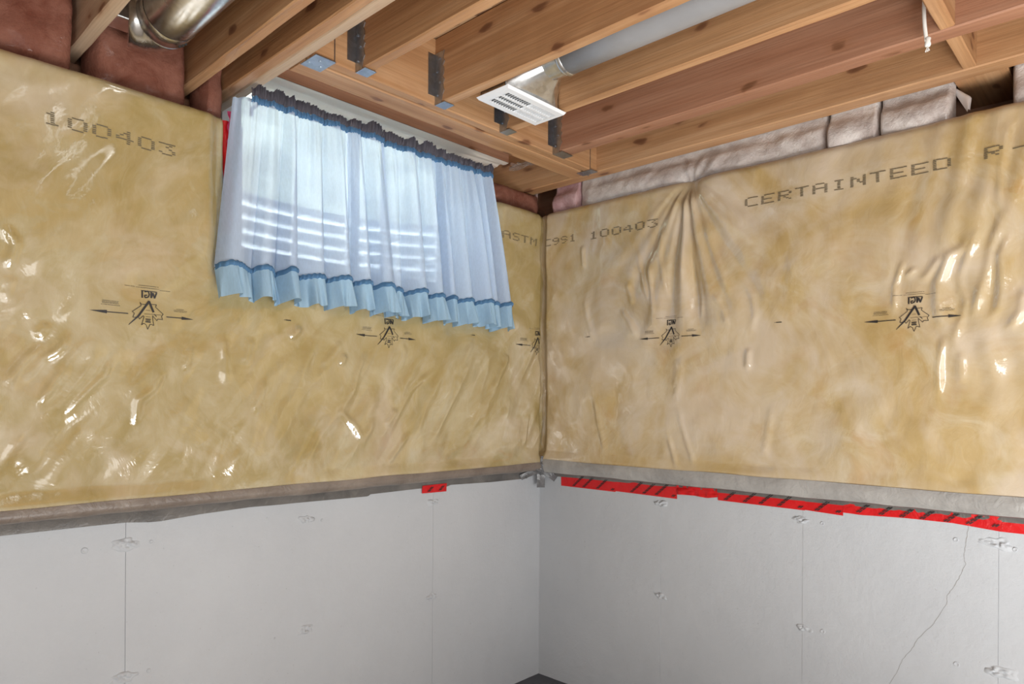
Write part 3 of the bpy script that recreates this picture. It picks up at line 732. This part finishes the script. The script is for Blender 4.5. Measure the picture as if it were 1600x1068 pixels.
FONT = {'C': ['01111', '10000', '10000', '10000', '10000', '10000', '01111'], 'E': ['11111', '10000', '10000', '11110', '10000', '10000', '11111'],
 'R': ['11110', '10001', '10001', '11110', '10100', '10010', '10001'], 'T': ['11111', '00100', '00100', '00100', '00100', '00100', '00100'],
 'A': ['01110', '10001', '10001', '11111', '10001', '10001', '10001'], 'I': ['01110', '00100', '00100', '00100', '00100', '00100', '01110'],
 'N': ['10001', '11001', '10101', '10101', '10011', '10001', '10001'], 'D': ['11110', '10001', '10001', '10001', '10001', '10001', '11110'],
 'S': ['01111', '10000', '10000', '01110', '00001', '00001', '11110'], 'M': ['10001', '11011', '10101', '10101', '10001', '10001', '10001'],
 '0': ['01110', '10001', '10001', '10001', '10001', '10001', '01110'], '1': ['00100', '01100', '00100', '00100', '00100', '00100', '01110'],
 '2': ['01110', '10001', '00001', '00110', '01000', '10000', '11111'], '3': ['11111', '00010', '00100', '00010', '00001', '10001', '01110'],
 '4': ['00010', '00110', '01010', '10010', '11111', '00010', '00010'], '9': ['01110', '10001', '10001', '01111', '00001', '00010', '01100'], '-': ['00000', '00000', '00000', '01110', '00000', '00000', '00000'], ' ': ['00000'] * 7}
def dots(left, text, u0, z0, pitch, hgt, slope=0.0):
    s = 1 if left else -1; Q = []; r = random.Random(len(text) + int(-u0 * 100))
    cw = pitch * .80 / 5; ch = hgt / 7
    for i, chh in enumerate(text):
        for row, bits in enumerate(FONT[chh]):
            for cx, bit in enumerate(bits):
                if bit == '0' or r.random() < .02: continue
                x = i * pitch + cx * cw + r.uniform(-.0006, .0006); y = hgt - (row + .5) * ch + r.uniform(-.0005, .0005) + slope * x
                w = cw * 1.0; h = ch * .56
                Q.append([(u0 + s * x, z0 + y - h / 2), (u0 + s * (x + w), z0 + y - h / 2), (u0 + s * (x + w), z0 + y + h / 2), (u0 + s * x, z0 + y + h / 2)])
    return on_film(left, Q)
for left, tx, u0, z0, p, h in ((True, '100403', -2.165, 2.127, .0605, .038), (True, 'ASTM', -.375, 2.135, .0640, .036), (False, 'C991', -.098, 2.137, .0515, .034), (False, '100403', -.368, 2.130, .0625, .036),
                               (False, 'CERTAINTEED', -1.118, 2.138, .0635, .037), (False, 'R-12', -1.893, 2.140, .0620, .037), (True, 'CERTAINTEED R-12', -3.40, 2.13, .0635, .038)):
    o = dots(left, tx, u0, z0, p, h).build('printed_lettering', M['ink_faint'], bl if left else br); o['label'] = 'dot printed lettering ' + ('digits' if tx[0] == '1' else 'capitals')

# ------------------------------------------------------------------ insulation batts in the rim, bagged insulation over the right wall
def pillow(name, mat, axis, a0, a1, z0, z1, front, depth, seed, label, bulge=.03, lip=0.0, nn=None):
    """soft block; axis 'x': spans x, faces -y; axis 'y': spans y, faces -x. front: base coordinate of the face"""
    n = max(14, int((a1 - a0) / .012)); m = 34; P = np.zeros((n + 1, m + 1, 3))
    for i in range(n + 1):
        s = i / n; a = a0 + (a1 - a0) * s
        for k in range(m + 1):
            t = k / m; z = z0 + (z1 - z0) * t
            edge = (1 - (2 * s - 1) ** 8) * (1 - abs(2 * t - 1) ** 5)
            d = bulge * edge + .010 * fbm(np.array(a * 11 + seed * 7.7), np.array(z * 11 + seed), 3).item() * 2
            if lip: d -= lip * t ** 1.5
            f = front - d
            if s in (0, 1) or t in (0, 1): f = front + depth * (.25 if t == 0 else 1)
            P[i, k] = (a, f, z) if axis == 'x' else (f, a, z)
    b = MB().quadgrid(P)
    if axis == 'y': b.f = [q[::-1] for q in b.f]
    return tag(b.build(name, mat, loc=((a0 + a1) / 2, front, z0) if axis == 'x' else (front, (a0 + a1) / 2, z0), smooth=True), label, 'insulation')
pillow('insulation_batt', M['pink'], 'x', -2.35, -2.064, 2.318, TOP - .004, .02, .12, 1, 'pink fibreglass batt in the joist bay at the top left edge of the picture')
pillow('insulation_batt', M['pink'], 'x', -2.013, -1.734, 2.318, TOP - .004, .05, .10, 2, 'pink fibreglass batt behind the end of the fat round duct')
pillow('insulation_batt', M['pink'], 'x', -1.683, -1.627, 2.318, TOP - .004, .03, .12, 3, 'strip of pink fibreglass squeezed between the single and the doubled joist', bulge=.012)
pillow('insulation_batt', M['pink'], 'x', -0.38, -0.012, 2.318, H - .006, .01, .10, 4, 'pink fibreglass batt under the rightmost joist beside the corner', bulge=.02)
PZ1 = H - .012
def bag(y0, y1, mat, seed, label, fx, bulge, pinch=None):
    n = max(20, int((y1 - y0) / .009)); m = 40; P = np.zeros((n + 1, m + 1, 3)); ztop = 2.60
    for i in range(n + 1):
        s = i / n; y = y0 + (y1 - y0) * s
        for k in range(m + 1):
            t = k / m; z = 2.302 + (ztop - 2.302) * t
            e = (1 - (2 * s - 1) ** 24)
            zz = (z - 2.283)
            base = fx + (.05 * np.clip((zz - .165) / .035, 0, 1))           # leans back behind the joist
            d = bulge * e * math.exp(-((zz - .055) / .065) ** 2) + .009 * 2 * fbm(np.array(y * 9 + seed * 3.3), np.array(z * 9 + seed), 3).item()
            d += .004 * math.sin(y * 60 + 5 * math.sin(z * 9)) * (1 if mat is M['mauve'] else .35)
            if pinch is not None:
                q = math.exp(-((y - pinch) / .06) ** 2); an = math.atan2(y - pinch, z - 2.26)
                d -= .018 * q * math.exp(-zz / .06); d += .007 * math.sin(an * 13) * math.exp(-((y - pinch) / .11) ** 2) * min(1, zz / .02) * math.exp(-zz / .12)
            x = base - d * (1 if zz < .10 else max(.0, 1 - (zz - .10) / .035))
            if z > H - .008: x = max(x, -.030)
            if s in (0, 1): x = max(x, fx + .03)
            P[i, k] = (x, y, z)
    b = MB().quadgrid(P); b.f = [q[::-1] for q in b.f]
    return tag(b.build('insulation_bag', mat, loc=(fx, (y0 + y1) / 2, 2.283), smooth=True), label, 'insulation')
bag(-0.272, -0.115, M['mauve'], 1, 'small mauve pink insulation bundle in shiny film at the corner, under the rightmost joist', -.028, .035)
bag(-1.408, -0.270, M['pillow'], 2, 'long whitish insulation roll in clear film along the top of the right wall', -.026, .032, pinch=-.869)
bag(-1.579, -1.4075, M['pillow'], 3, 'short greyish insulation piece in film, next to the long roll', -.032, .030)
bag(-1.800, -1.5785, M['pillow'], 4, 'greyish insulation piece in film tucked against the flat wooden block', -.022, .038)
P = np.zeros((8, 12, 3))       # loose white edge of film by the flat block
for i in range(8):
    for k in range(12):
        s, t = i / 7, k / 11
        P[i, k] = (-.045 + .075 * t - .012 * math.sin(s * 3), -1.785 - .034 * s * (1 - .75 * abs(2 * t - 1)) - .055 * (1 - t), 2.318 + .112 * t - .004 * math.sin(s * 6))
tag(MB().quadgrid(P).build('film_flap', M['vinyl'], smooth=True, loc=(0, -1.8, 2.37)), 'loose white flap of plastic film hanging beside the flat wooden block', 'film')
bag(-2.40, -1.955, M['pillow'], 5, 'bagged insulation at the right edge of the picture, right of the flat wooden block', -.030, .020)

# milky film stretched under the window head, lit by the window
us = np.linspace(-1.544, -0.111, 200); ts = np.linspace(0, 1, 40); P = np.zeros((200, 40, 3))
for i, u in enumerate(us):
    for k, t in enumerate(ts):
        y = .126 + .134 * t; z = 2.594 - .004 * t
        f = .014 * fbm(np.array(u * 1.5 + 3), np.array(t * 3.2), 3).item() + .0045 * math.sin(t * 13 + 2.2 * math.sin(u * 2.3) + u * 2) * math.sin(math.pi * t) ** .5
        P[i, k] = (u, y, z - f * min(1, 6 * t))
fm = MB().quadgrid(P).build('draped_film', M['film'], smooth=True, loc=(-.83, .19, 2.59)); tag(fm, 'milky plastic film stretched above the curtains behind the header', 'film')
# crumpled clear film where it is stapled to the rightmost joist
P = np.zeros((22, 16, 3))
for i in range(22):
    for k in range(16):
        s, t = i / 21, k / 15
        c = .022 * fbm(np.array(s * 6 + 2), np.array(t * 5 + 8), 3).item() * 2
        P[i, k] = (-.1125 - abs(c) * .6 - .02 * (1 - s) * t, -.235 + .33 * (1 - s) - .01 * math.sin(t * 9), 2.545 + .045 * t * (.4 + .6 * s) + c * .5)
tag(MB().quadgrid(P).build('crumpled_film', M['clear'], smooth=True, loc=(-.12, -.06, 2.57)), 'crumpled clear film stapled to the rightmost joist at the curtain end', 'film')

# ------------------------------------------------------------------ red sheathing tape
RED = [[(-0.143, 0.968), (-0.466, 0.967)], [(-0.466, 0.971), (-0.784, 0.967)], [(-0.784, 0.988), (-0.879, 0.989), (-0.923, 0.985), (-0.972, 0.993)], [(-0.972, 0.981), (-1.323, 0.978)], [(-1.321, 0.98), (-1.459, 0.974)], [(-1.459, 0.986), (-1.52, 0.984), (-1.66, 0.99), (-1.802, 0.99), (-1.933, 0.979)], [(-1.933, 0.979), (-2.075, 0.979), (-2.4, 0.98)]]
RL = ['red tape strip nearest the corner, under the right blanket', 'second red tape strip from the corner, hanging lower at its right end', 'short crumpled dark red tape strip with a ragged bottom edge', 'red tape strip right of the crumpled one', 'short red tape strip standing lower than the tape on both sides', 'long red tape strip with a wavy bottom edge, above the wall crack', 'red tape strip running out of the picture at the right edge']
def tape_piece(left, line, ztop, label, dd, crumple=0.0, slant=1, stripes=True, group='red tape strips on the concrete'):
    ua, ub = line[0][0], line[-1][0]; n = max(6, int(abs(ub - ua) / .012)); m = 9
    us = np.linspace(ua, ub, n + 1); lx = [p[0] for p in line]; lz = [p[1] for p in line]
    zb = np.interp(us, lx, lz) if lx[0] < lx[-1] else np.interp(-us, [-q for q in lx], lz)
    P = np.zeros((n + 1, m + 1, 3)); g = []
    for i, u in enumerate(us):
        for k in range(m + 1):
            t = k / m; z = zb[i] + (ztop - zb[i]) * t
            d = dd + crumple * abs(fbm(np.array(u * 45), np.array(z * 45), 3).item()) + .0012 * t + .0004 * vnoise(np.array(u * 30), np.array(z * 30)).item()
            d += .006 * max(0, t - .6)
            P[i, k] = (u, -d, z) if left else (-d, u, z)
    b = MB().quadgrid(P)
    if left != (ub > ua): b.f = [q[::-1] for q in b.f]
    o = b.build('tape_strip', M['red'], loc=((ua + ub) / 2, 0, zb.min()) if left else (0, (ua + ub) / 2, zb.min()), smooth=True)
    tag(o, label, 'tape', group)
    if stripes:
        p = MB(); sgn = 1 if left else -1; u = min(ua, ub) + .02; hi = max(ua, ub)
        r = random.Random(int(abs(ua) * 1000))
        zl = float(zb.mean())
        while u < hi - .02:
            for off in (0, .0085):
                for q in range(5):
                    za, zc = zl + .006 + q * .0105, zl + .006 + q * .0105 + .0088
                    if zc > ztop - .004: break
                    sh = lambda z: (z - zl) * 1.15 * (1 if left else -1)
                    w = .0055
                    uu = u + off
                    pts = [(uu + sh(za), za), (uu + w + sh(za), za), (uu + w + sh(zc), zc), (uu + sh(zc), zc)]
                    if min(x for x, _ in pts) < min(ua, ub) or max(x for x, _ in pts) > hi: continue
                    d = dd + .0036 + crumple * .5
                    p.poly([(a, -d, z) if left else (-d, a, z) for a, z in pts])
            u += r.uniform(.060, .085)
        if p.f: p.build('printed_stripes', M['ink'], o)
    return o
for k, (ln, lb) in enumerate(zip(RED, RL)):
    tape_piece(False, ln, 1.034, lb, .0030 + (.0008 if k % 2 else 0), .022 if k == 2 else (.004 if k == 5 else 0), stripes=k != 2)
tape_piece(True, [(-0.772, 0.987), (-0.634, 0.984)], 1.020, 'single red tape scrap under the left blanket, left of the corner', .0062)

# red tape and film at the left side of the window opening
P = np.zeros((10, 40, 3))
for i in range(10):
    for k in range(40):
        s, t = i / 9, k / 39
        P[i, k] = (-1.650 + .030 * s + .006 * math.sin(t * 5), -.035 - .055 * (1 - s) * 0 - .010 * math.sin(s * 3) + .004 * vnoise(np.array(s * 4.), np.array(t * 14)).item(), 1.93 + .372 * t)
o = MB().quadgrid(P).build('window_tape', M['red'], smooth=True, loc=(-1.645, -.03, 1.93)); tag(o, 'upright red tape beside the window, left of the curtain', 'tape')
P = np.zeros((8, 26, 3))
for i in range(8):
    for k in range(26):
        s, t = i / 7, k / 25
        P[i, k] = (-1.640 + .022 * s + .004 * math.sin(t * 17 + s * 4), -.052 - .010 * math.sin(s * 3.1) - .006 * vnoise(np.array(s * 5.), np.array(t * 12)).item(), 2.19 + .14 * t)
M['magenta'] = mat_tape('crinkled_red_film', (0.42, 0.01, 0.05), (0.60, 0.10, 0.24), 0.15)
MB().quadgrid(P).build('crinkled_fold', M['magenta'], o, smooth=True)['label'] = 'crinkled magenta fold of the tape'

# crumpled duct tape in the corner
ct = empty('duct_tape_bundle', (-.09, -.09, .93)); tag(ct, 'crumpled silver duct tape bunched in the corner under the blankets', 'tape')
P = np.zeros((26, 14, 3))
for i in range(26):
    a = 2 * math.pi * i / 26
    for k in range(14):
        ph = math.pi * k / 13
        r = .042 * (1 + 1.1 * vnoise(np.array(math.cos(a) * 2.3 + 5), np.array(math.sin(a) * 2.3 + ph * 1.9)).item())
        P[i, k] = (-.072 + r * math.sin(ph) * math.cos(a), -.072 + r * math.sin(ph) * math.sin(a), 1.058 + .030 * math.cos(ph) * (1 + .6 * vnoise(np.array(a * 2), np.array(ph)).item()))
MB().quadgrid(P, True).build('bunched_tape', M['tape_blob'], ct, smooth=True)
def strip(p0, p1, w, seed, curl=.01, seg=10):
    p0, p1 = Vector(p0), Vector(p1); d = (p1 - p0).normalized(); nrm = Vector((-.7, -.7, .15)); sd = d.cross(nrm).normalized(); P = np.zeros((seg + 1, 5, 3))
    for i in range(seg + 1):
        for k in range(5):
            s, t = i / seg, k / 4 - .5
            q = p0.lerp(p1, s) + sd * w * t + nrm * (curl * math.sin(s * 3) + .5 * curl * vnoise(np.array(s * 4 + seed), np.array(t * 3 + seed)).item())
            P[i, k] = tuple(q)
    MB().quadgrid(P).build('tape_end', M['tape_blob'], ct, smooth=True)
strip((-.060, -.060, 1.055), (-.052, -.052, .955), .040, 1)
strip((-.075, -.075, 1.050), (-.165, -.020, 1.010), .026, 2)
strip((-.070, -.080, 1.050), (-.012, -.115, .998), .030, 3)
strip((-.085, -.085, 1.060), (-.088, -.100, 1.115), .024, 4)
strip((-.080, -.080, 1.055), (-.035, -.140, 1.045), .022, 5)

# ------------------------------------------------------------------ ducts and register
rg = empty('air_register', (-.873, -.664, 2.41)); tag(rg, 'white slotted air register on its tin box between two short joists', 'register')
gx0, gx1, gy0, gy1, gz = -1.024, -.721, -.739, -.590, 2.411
b = MB(); nx, ny = 21, 3
sx0, sx1, sy0, sy1 = gx0 + .034, gx1 - .026, gy0 + .030, gy1 - .028
cw = (sx1 - sx0) / nx; chh = (sy1 - sy0) / ny
b.box(gx0 + .006, sx0, gy0 + .006, gy1 - .006, gz - .003, gz + .002).box(sx1, gx1 - .006, gy0 + .006, gy1 - .006, gz - .003, gz + .002)
b.box(sx0, sx1, gy0 + .006, sy0, gz - .003, gz + .002).box(sx0, sx1, sy1, gy1 - .006, gz - .003, gz + .002)
for k in range(1, ny): b.box(sx0, sx1, sy0 + k * chh - .0045, sy0 + k * chh + .0045, gz - .003, gz + .002)
# bevelled outer lip
o0 = [(gx0, gy0), (gx1, gy0), (gx1, gy1), (gx0, gy1)]; i0 = [(gx0 + .006, gy0 + .006), (gx1 - .006, gy0 + .006), (gx1 - .006, gy1 - .006), (gx0 + .006, gy1 - .006)]
for k in range(4):
    p, q, r_, s_ = o0[k], o0[(k + 1) % 4], i0[(k + 1) % 4], i0[k]
    b.poly([(*p, gz + .006), (*q, gz + .006), (*r_, gz - .003), (*s_, gz - .003)][::-1])
    b.poly([(*p, gz + .006), (*q, gz + .006), (*r_, gz + .002), (*s_, gz + .002)])
fp = b.build('face_plate', M['register'], rg)
for k in range(ny):        # each slat
    me0 = None
    for i in range(nx + 1):
        x = sx0 + i * cw
        t = .0024; lean = .0125 if i <= nx // 2 else -.0035
        q = MB()
        a, c = sy0 + k * chh + (.0045 if k else 0), sy0 + (k + 1) * chh - (.0045 if k < ny - 1 else 0)
        v = len(q.v)
        q.v += [(x - t / 2, a, gz - .003), (x + t / 2, a, gz - .003), (x + t / 2 + lean, a, gz + .010), (x - t / 2 + lean, a, gz + .010), (x - t / 2, c, gz - .003), (x + t / 2, c, gz - .003), (x + t / 2 + lean, c, gz + .010), (x - t / 2 + lean, c, gz + .010)]
        for f in ((0, 1, 5, 4), (1, 2, 6, 5), (2, 3, 7, 6), (3, 0, 4, 7), (0, 3, 2, 1), (4, 5, 6, 7)): q.f.append(f)
        q.build('slat', M['register'], fp)
bx0, bx1, by0, by1 = -1.018, -.745, -.722, -.605
b = MB()
b.box(bx0, bx1, by0, by0 + .002, gz + .006, 2.545).box(bx0, bx1, by1 - .002, by1, gz + .006, 2.545).box(bx0, bx0 + .002, by0, by1, gz + .006, 2.545).box(bx1 - .002, bx1, by0, by1, gz + .006, 2.545).box(bx0, bx1, by0, by1, 2.545, 2.547)
b.build('tin_box', M['galv'], rg)
MB().box(bx0 + .004, bx1 - .004, by0 + .004, by1 - .004, gz + .016, gz + .018).build('damper', M['dark'], rg)
# tapered throat from the box to the round collar
n = 24; P = np.zeros((n, 3, 3)); pc = (-.884, 2.521); pr_ = .062
for i in range(n):
    a = 2 * math.pi * i / n; ca, sa = math.cos(a), math.sin(a)
    mx = max(abs(ca), abs(sa)); sq = ((bx0 + bx1) / 2 + ca / mx * .134, 2.478 + sa / mx * .062)
    for k, (f, y) in enumerate(((0, by0), (.25, by0 - .012), (1, by0 - .085))):
        P[i, k] = (sq[0] * (1 - f) + (pc[0] + pr_ * ca) * f, y, sq[1] * (1 - f) + (pc[1] + pr_ * sa) * f)
MB().quadgrid(P, True).build('throat', M['galv'], rg, smooth=True)
pp = empty('branch_duct', (pc[0], -2.0, pc[1])); tag(pp, 'long dull grey round duct leading to the white air register', 'duct')
MB().tube([(pc[0], by0 - .085, pc[1]), (pc[0], by0 - .15, pc[1])], pr_, 28, False).build('collar', M['galv'], pp, smooth=True)
MB().tube([(pc[0], y, pc[1]) for y in np.linspace(by0 - .145, YE + .1, 14)], pr_ + .003, 32).build('pipe', M['pipe'], pp, smooth=True)
MB().tube([(pc[0], by0 - .140, pc[1]), (pc[0], by0 - .146, pc[1]), (pc[0], by0 - .156, pc[1]), (pc[0], by0 - .162, pc[1])], [pr_ + .002, pr_ + .0065, pr_ + .0065, pr_ + .002], 32, False).build('bead', M['galv'], pp, smooth=True)
MB().tube([(pc[0] + pr_ + .001, y, pc[1] - .028) for y in np.linspace(by0 - .16, YE + .1, 3)], .0035, 8).build('lock_seam', M['galv'], pp, smooth=True)

dc = empty('round_duct', (-1.877, -2.0, 2.50)); tag(dc, 'fat shiny galvanised round duct in the joist bay at top left', 'duct')
cx_, cz_, R_ = -1.877, 2.500, .077
MB().tube([(cx_, y, cz_) for y in np.linspace(-.205, YE + .1, 10)], R_, 40, False).build('pipe', M['galv'], dc, smooth=True)
MB().tube([(cx_, -.205, cz_), (cx_, -.198, cz_), (cx_, -.150, cz_), (cx_, -.146, cz_)], [R_ + .001, R_ + .003, R_ + .003, R_ - .001], 40, False).build('collar', M['galv'], dc, smooth=True)
h = MB()
for a in (-1.05, -.93, -.80): h.tube([(cx_ + (R_ + .002) * math.cos(a), -.175 - .01 * a, cz_ + (R_ + .002) * math.sin(a)), (cx_ + (R_ + .006) * math.cos(a), -.175 - .01 * a, cz_ + (R_ + .006) * math.sin(a))], .0045, 8)
h.build('screw', M['dark'], dc)
pts = []; rr = []
for k in range(7):
    a = k / 6 * 1.25; pts.append((cx_ - .11 * (1 - math.cos(a)), -.148 + .11 * math.sin(a) * .62, cz_ - .004)); rr.append(R_ * (.98 - .02 * (k % 2)))
MB().tube(pts, rr, 32).build('elbow', M['galv'], dc, smooth=True)
b = MB().box(-2.017, -1.93, -.115, -.030, 2.478, 2.60); b.build('wall_boot', M['galv'], dc, bevel=.004)

# white pull cord
cp = [(-.5, -1.8, 2.36)]
base = Vector((-.462, -1.819, 2.388)); pts = []
for k in range(26):
    t = k / 25; z = base.z + .272 * t
    pts.append((base.x - .006 * math.sin(t * 5.2) , base.y + .007 * math.sin(t * 4.1 + .3) + .004 * t, z))
cdn = empty('pull_cord', (base.x, base.y, TOP)); tag(cdn, 'white cotton pull cord with a knotted end hanging from the ceiling at top right', 'cord')
MB().tube(pts, .0052, 10).build('cord', M['cord'], cdn, smooth=True)
MB().tube([(base.x, base.y, base.z - .012), (base.x, base.y, base.z - .006), (base.x, base.y, base.z + .002), (base.x, base.y, base.z + .010), (base.x, base.y, base.z + .014)], [.006, .0085, .0065, .0085, .005], 10).build('knot', M['cord'], cdn, smooth=True)
b = MB(); r = random.Random(2)
for k in range(9): b.tube([(base.x, base.y, base.z - .010), (base.x + r.uniform(-.007, .007), base.y + r.uniform(-.007, .007), base.z - .024)], .0008, 4)
b.build('frayed_end', M['cord'], cdn)

# ------------------------------------------------------------------ curtains
def make_curtain(xt0, xt1, xb0, xb1, yoff, seed, label, droop=None, nf=9, lap=(0, 0)):
    root = empty('curtain', ((xt0 + xt1) / 2, -.11 + yoff, 1.70)); tag(root, label, 'curtain', 'blue curtains at the basement window')
    r = random.Random(seed)
    knots = [0.0]
    for k in range(nf * 2): knots.append(knots[-1] + r.uniform(.35, 1.7))
    knots = np.array(knots) / knots[-1]; kv = np.array([(1 if k % 2 else -1) * r.uniform(.55, 1.25) for k in range(nf * 2 + 1)])
    def F(s):
        i = np.clip(np.searchsorted(knots, s, side='right') - 1, 0, len(knots) - 2)
        t = (s - knots[i]) / (knots[i + 1] - knots[i]); t = np.clip(t, 0, 1); e = t * t * (3 - 2 * t)
        return kv[i] * (1 - e) + kv[i + 1] * e
    def dF(s): return (F(s + .002) - F(s - .002)) / .004
    ZR = lambda x: np.interp(x, [xt0, xt1], [2.372 if droop else 2.379, 2.382 if droop else 2.392])
    zb = 1.808
    def point(s, t, extra=0.0):
        """s across 0..1, t 0 top .. 1 at the hem band"""
        x = (xt0 + (xt1 - xt0) * s) * (1 - t) + (xb0 + (xb1 - xb0) * s) * t
        A = .008 + .034 * np.power(t, .55)
        f = F(s); hf = np.sin(s * 2 * np.pi * nf * 2.7 + 1) + .6 * np.sin(s * 2 * np.pi * nf * 4.3)
        y = -.104 + yoff - A * (f + .6) - .0045 * hf * np.power(1 - t, 2.2)
        y = y + lap[0] * smooth(.16, .0, s) * (.25 + .75 * t) + lap[1] * smooth(.80, 1.0, s) * (.25 + .75 * t)
        x = x - .010 * np.power(t, .8) * np.clip(dF(s) / 40, -1, 1)
        zt = ZR(x)
        if droop is not None:
            q = np.clip((-1.585 - (xt0 + (xt1 - xt0) * s)) / .075, 0, 1); zt = zt - .006 * q ** 1.1; y = y + .040 * q * (1 - .3 * t)
        z = zt + (zb - zt) * t
        return x, y, z + .008 * f * t
    S = np.linspace(0, 1, 330); T = np.linspace(0, 1, 56); P = np.zeros((330, 56, 3))
    for k, t in enumerate(T):
        x, y, z = point(S, t); P[:, k, 0], P[:, k, 1], P[:, k, 2] = x, y, z
    MB().quadgrid(P).build('cloth', M['cloth'], root, smooth=True)
    # hem frill
    S2 = np.linspace(0, 1, 700); T2 = np.linspace(0, 1, 14); P = np.zeros((700, 14, 3)); x0, y0, z0 = point(S2, 1.0)
    wav = np.sin(S2 * 2 * np.pi * nf * 2.6 + 2 * np.sin(S2 * 23)) ; wv2 = np.sin(S2 * 2 * np.pi * nf * 5.3 + 3 * np.sin(S2 * 17 + seed))
    for k, t in enumerate(T2):
        P[:, k, 0] = x0 + .006 * t * np.cos(S2 * 2 * np.pi * nf * 2.6); P[:, k, 1] = y0 - .004 - .020 * t - .0125 * t ** .8 * wav - .005 * wv2 * t ** .6
        P[:, k, 2] = z0 - .004 - .098 * t + .003 * wav * t
    MB().quadgrid(P).build('hem_frill', M['ruffle'], root, smooth=True)['label'] = 'gathered frill along the hem, its missing backlight painted as a bluer colour'
    # gathering bands (stitched): narrow puckered ropes
    def band(name, xs, ys, zs, hgt, amp, freq, mat, parent):
        n = len(xs); P = np.zeros((n, 7, 3)); s = np.linspace(0, 1, n)
        for k in range(7):
            t = k / 6; c = math.sin(math.pi * t)
            P[:, k, 0] = xs; P[:, k, 1] = ys - .005 * c - amp * np.sin(s * freq + .6 * np.sin(s * 60)) * (.4 + c)
            P[:, k, 2] = zs + hgt * (.5 - t) + .0015 * np.sin(s * freq * .7 + 1) * (1 if k in (0, 6) else 0)
        return MB().quadgrid(P).build(name, mat, parent, smooth=True)
    S3 = np.linspace(0, 1, 900); x, y, z = point(S3, 1.0)
    band('hem_band', x, y - .006, z, .017, .0022, 2 * np.pi * 70, M['trim'], root)['label'] = 'dark blue gathering along the hem'
    x, y, z = point(S3, 0.0); keep = np.ones(len(S3), bool)
    if droop is not None: keep = x > -1.592
    x, y, z = x[keep], y[keep], z[keep]
    band('heading_band', x, y - .004, z - .004, .022, .0020, 2 * np.pi * 75, M['trim'], root)['label'] = 'dark blue gathering under the rod'
    n = len(x); s = np.linspace(0, 1, n); P = np.zeros((n, 9, 3))
    tip = .036 + .024 * vnoise(s * 17 + seed, s * 0 + 2) + .009 * vnoise(s * 60, s * 0 + 5)
    for k in range(9):
        t = k / 8
        P[:, k, 0] = x + .0015 * t * np.sin(s * 150); P[:, k, 1] = y - .003 - .006 * t * np.sin(s * 2 * np.pi * 75) - .010 * t * vnoise(s * 26 + 3, s * 0 + seed) - .006 * math.sin(t * 2.5)
        P[:, k, 2] = z + .006 + tip * t
    MB().quadgrid(P).build('heading_frill', M['heading'], root, smooth=True)['label'] = 'puckered heading frill above the rod, its backlit darkness painted into the colour'
    return root
make_curtain(-1.063, -.455, -1.048, -.372, 0.0, 5, 'right hand pale blue curtain, hanging next to the corner', None, 8, (.028, 0))
make_curtain(-1.640, -1.066, -1.700, -1.016, -.008, 8, 'left hand pale blue curtain, under the doubled joist', True, 7, (0, -.030))
rd = empty('curtain_rod', (-1.03, -.096, 2.385)); tag(rd, 'thin curtain rod hidden inside the gathered curtain headings', 'rod')
MB().tube([(-1.592, -.098, 2.372), (-1.03, -.098, 2.381), (-.465, -.098, 2.388)], .0045, 8).build('rod', M['vinyl'], rd, smooth=True)
MB().box(-1.560, -1.550, -.096, -.040, 2.366, 2.371).box(-1.560, -1.550, -.046, -.040, 2.345, 2.3655).build('bracket', M['vinyl'], rd)
MB().box(-.490, -.480, -.096, -.040, 2.380, 2.385).build('bracket', M['vinyl'], rd)
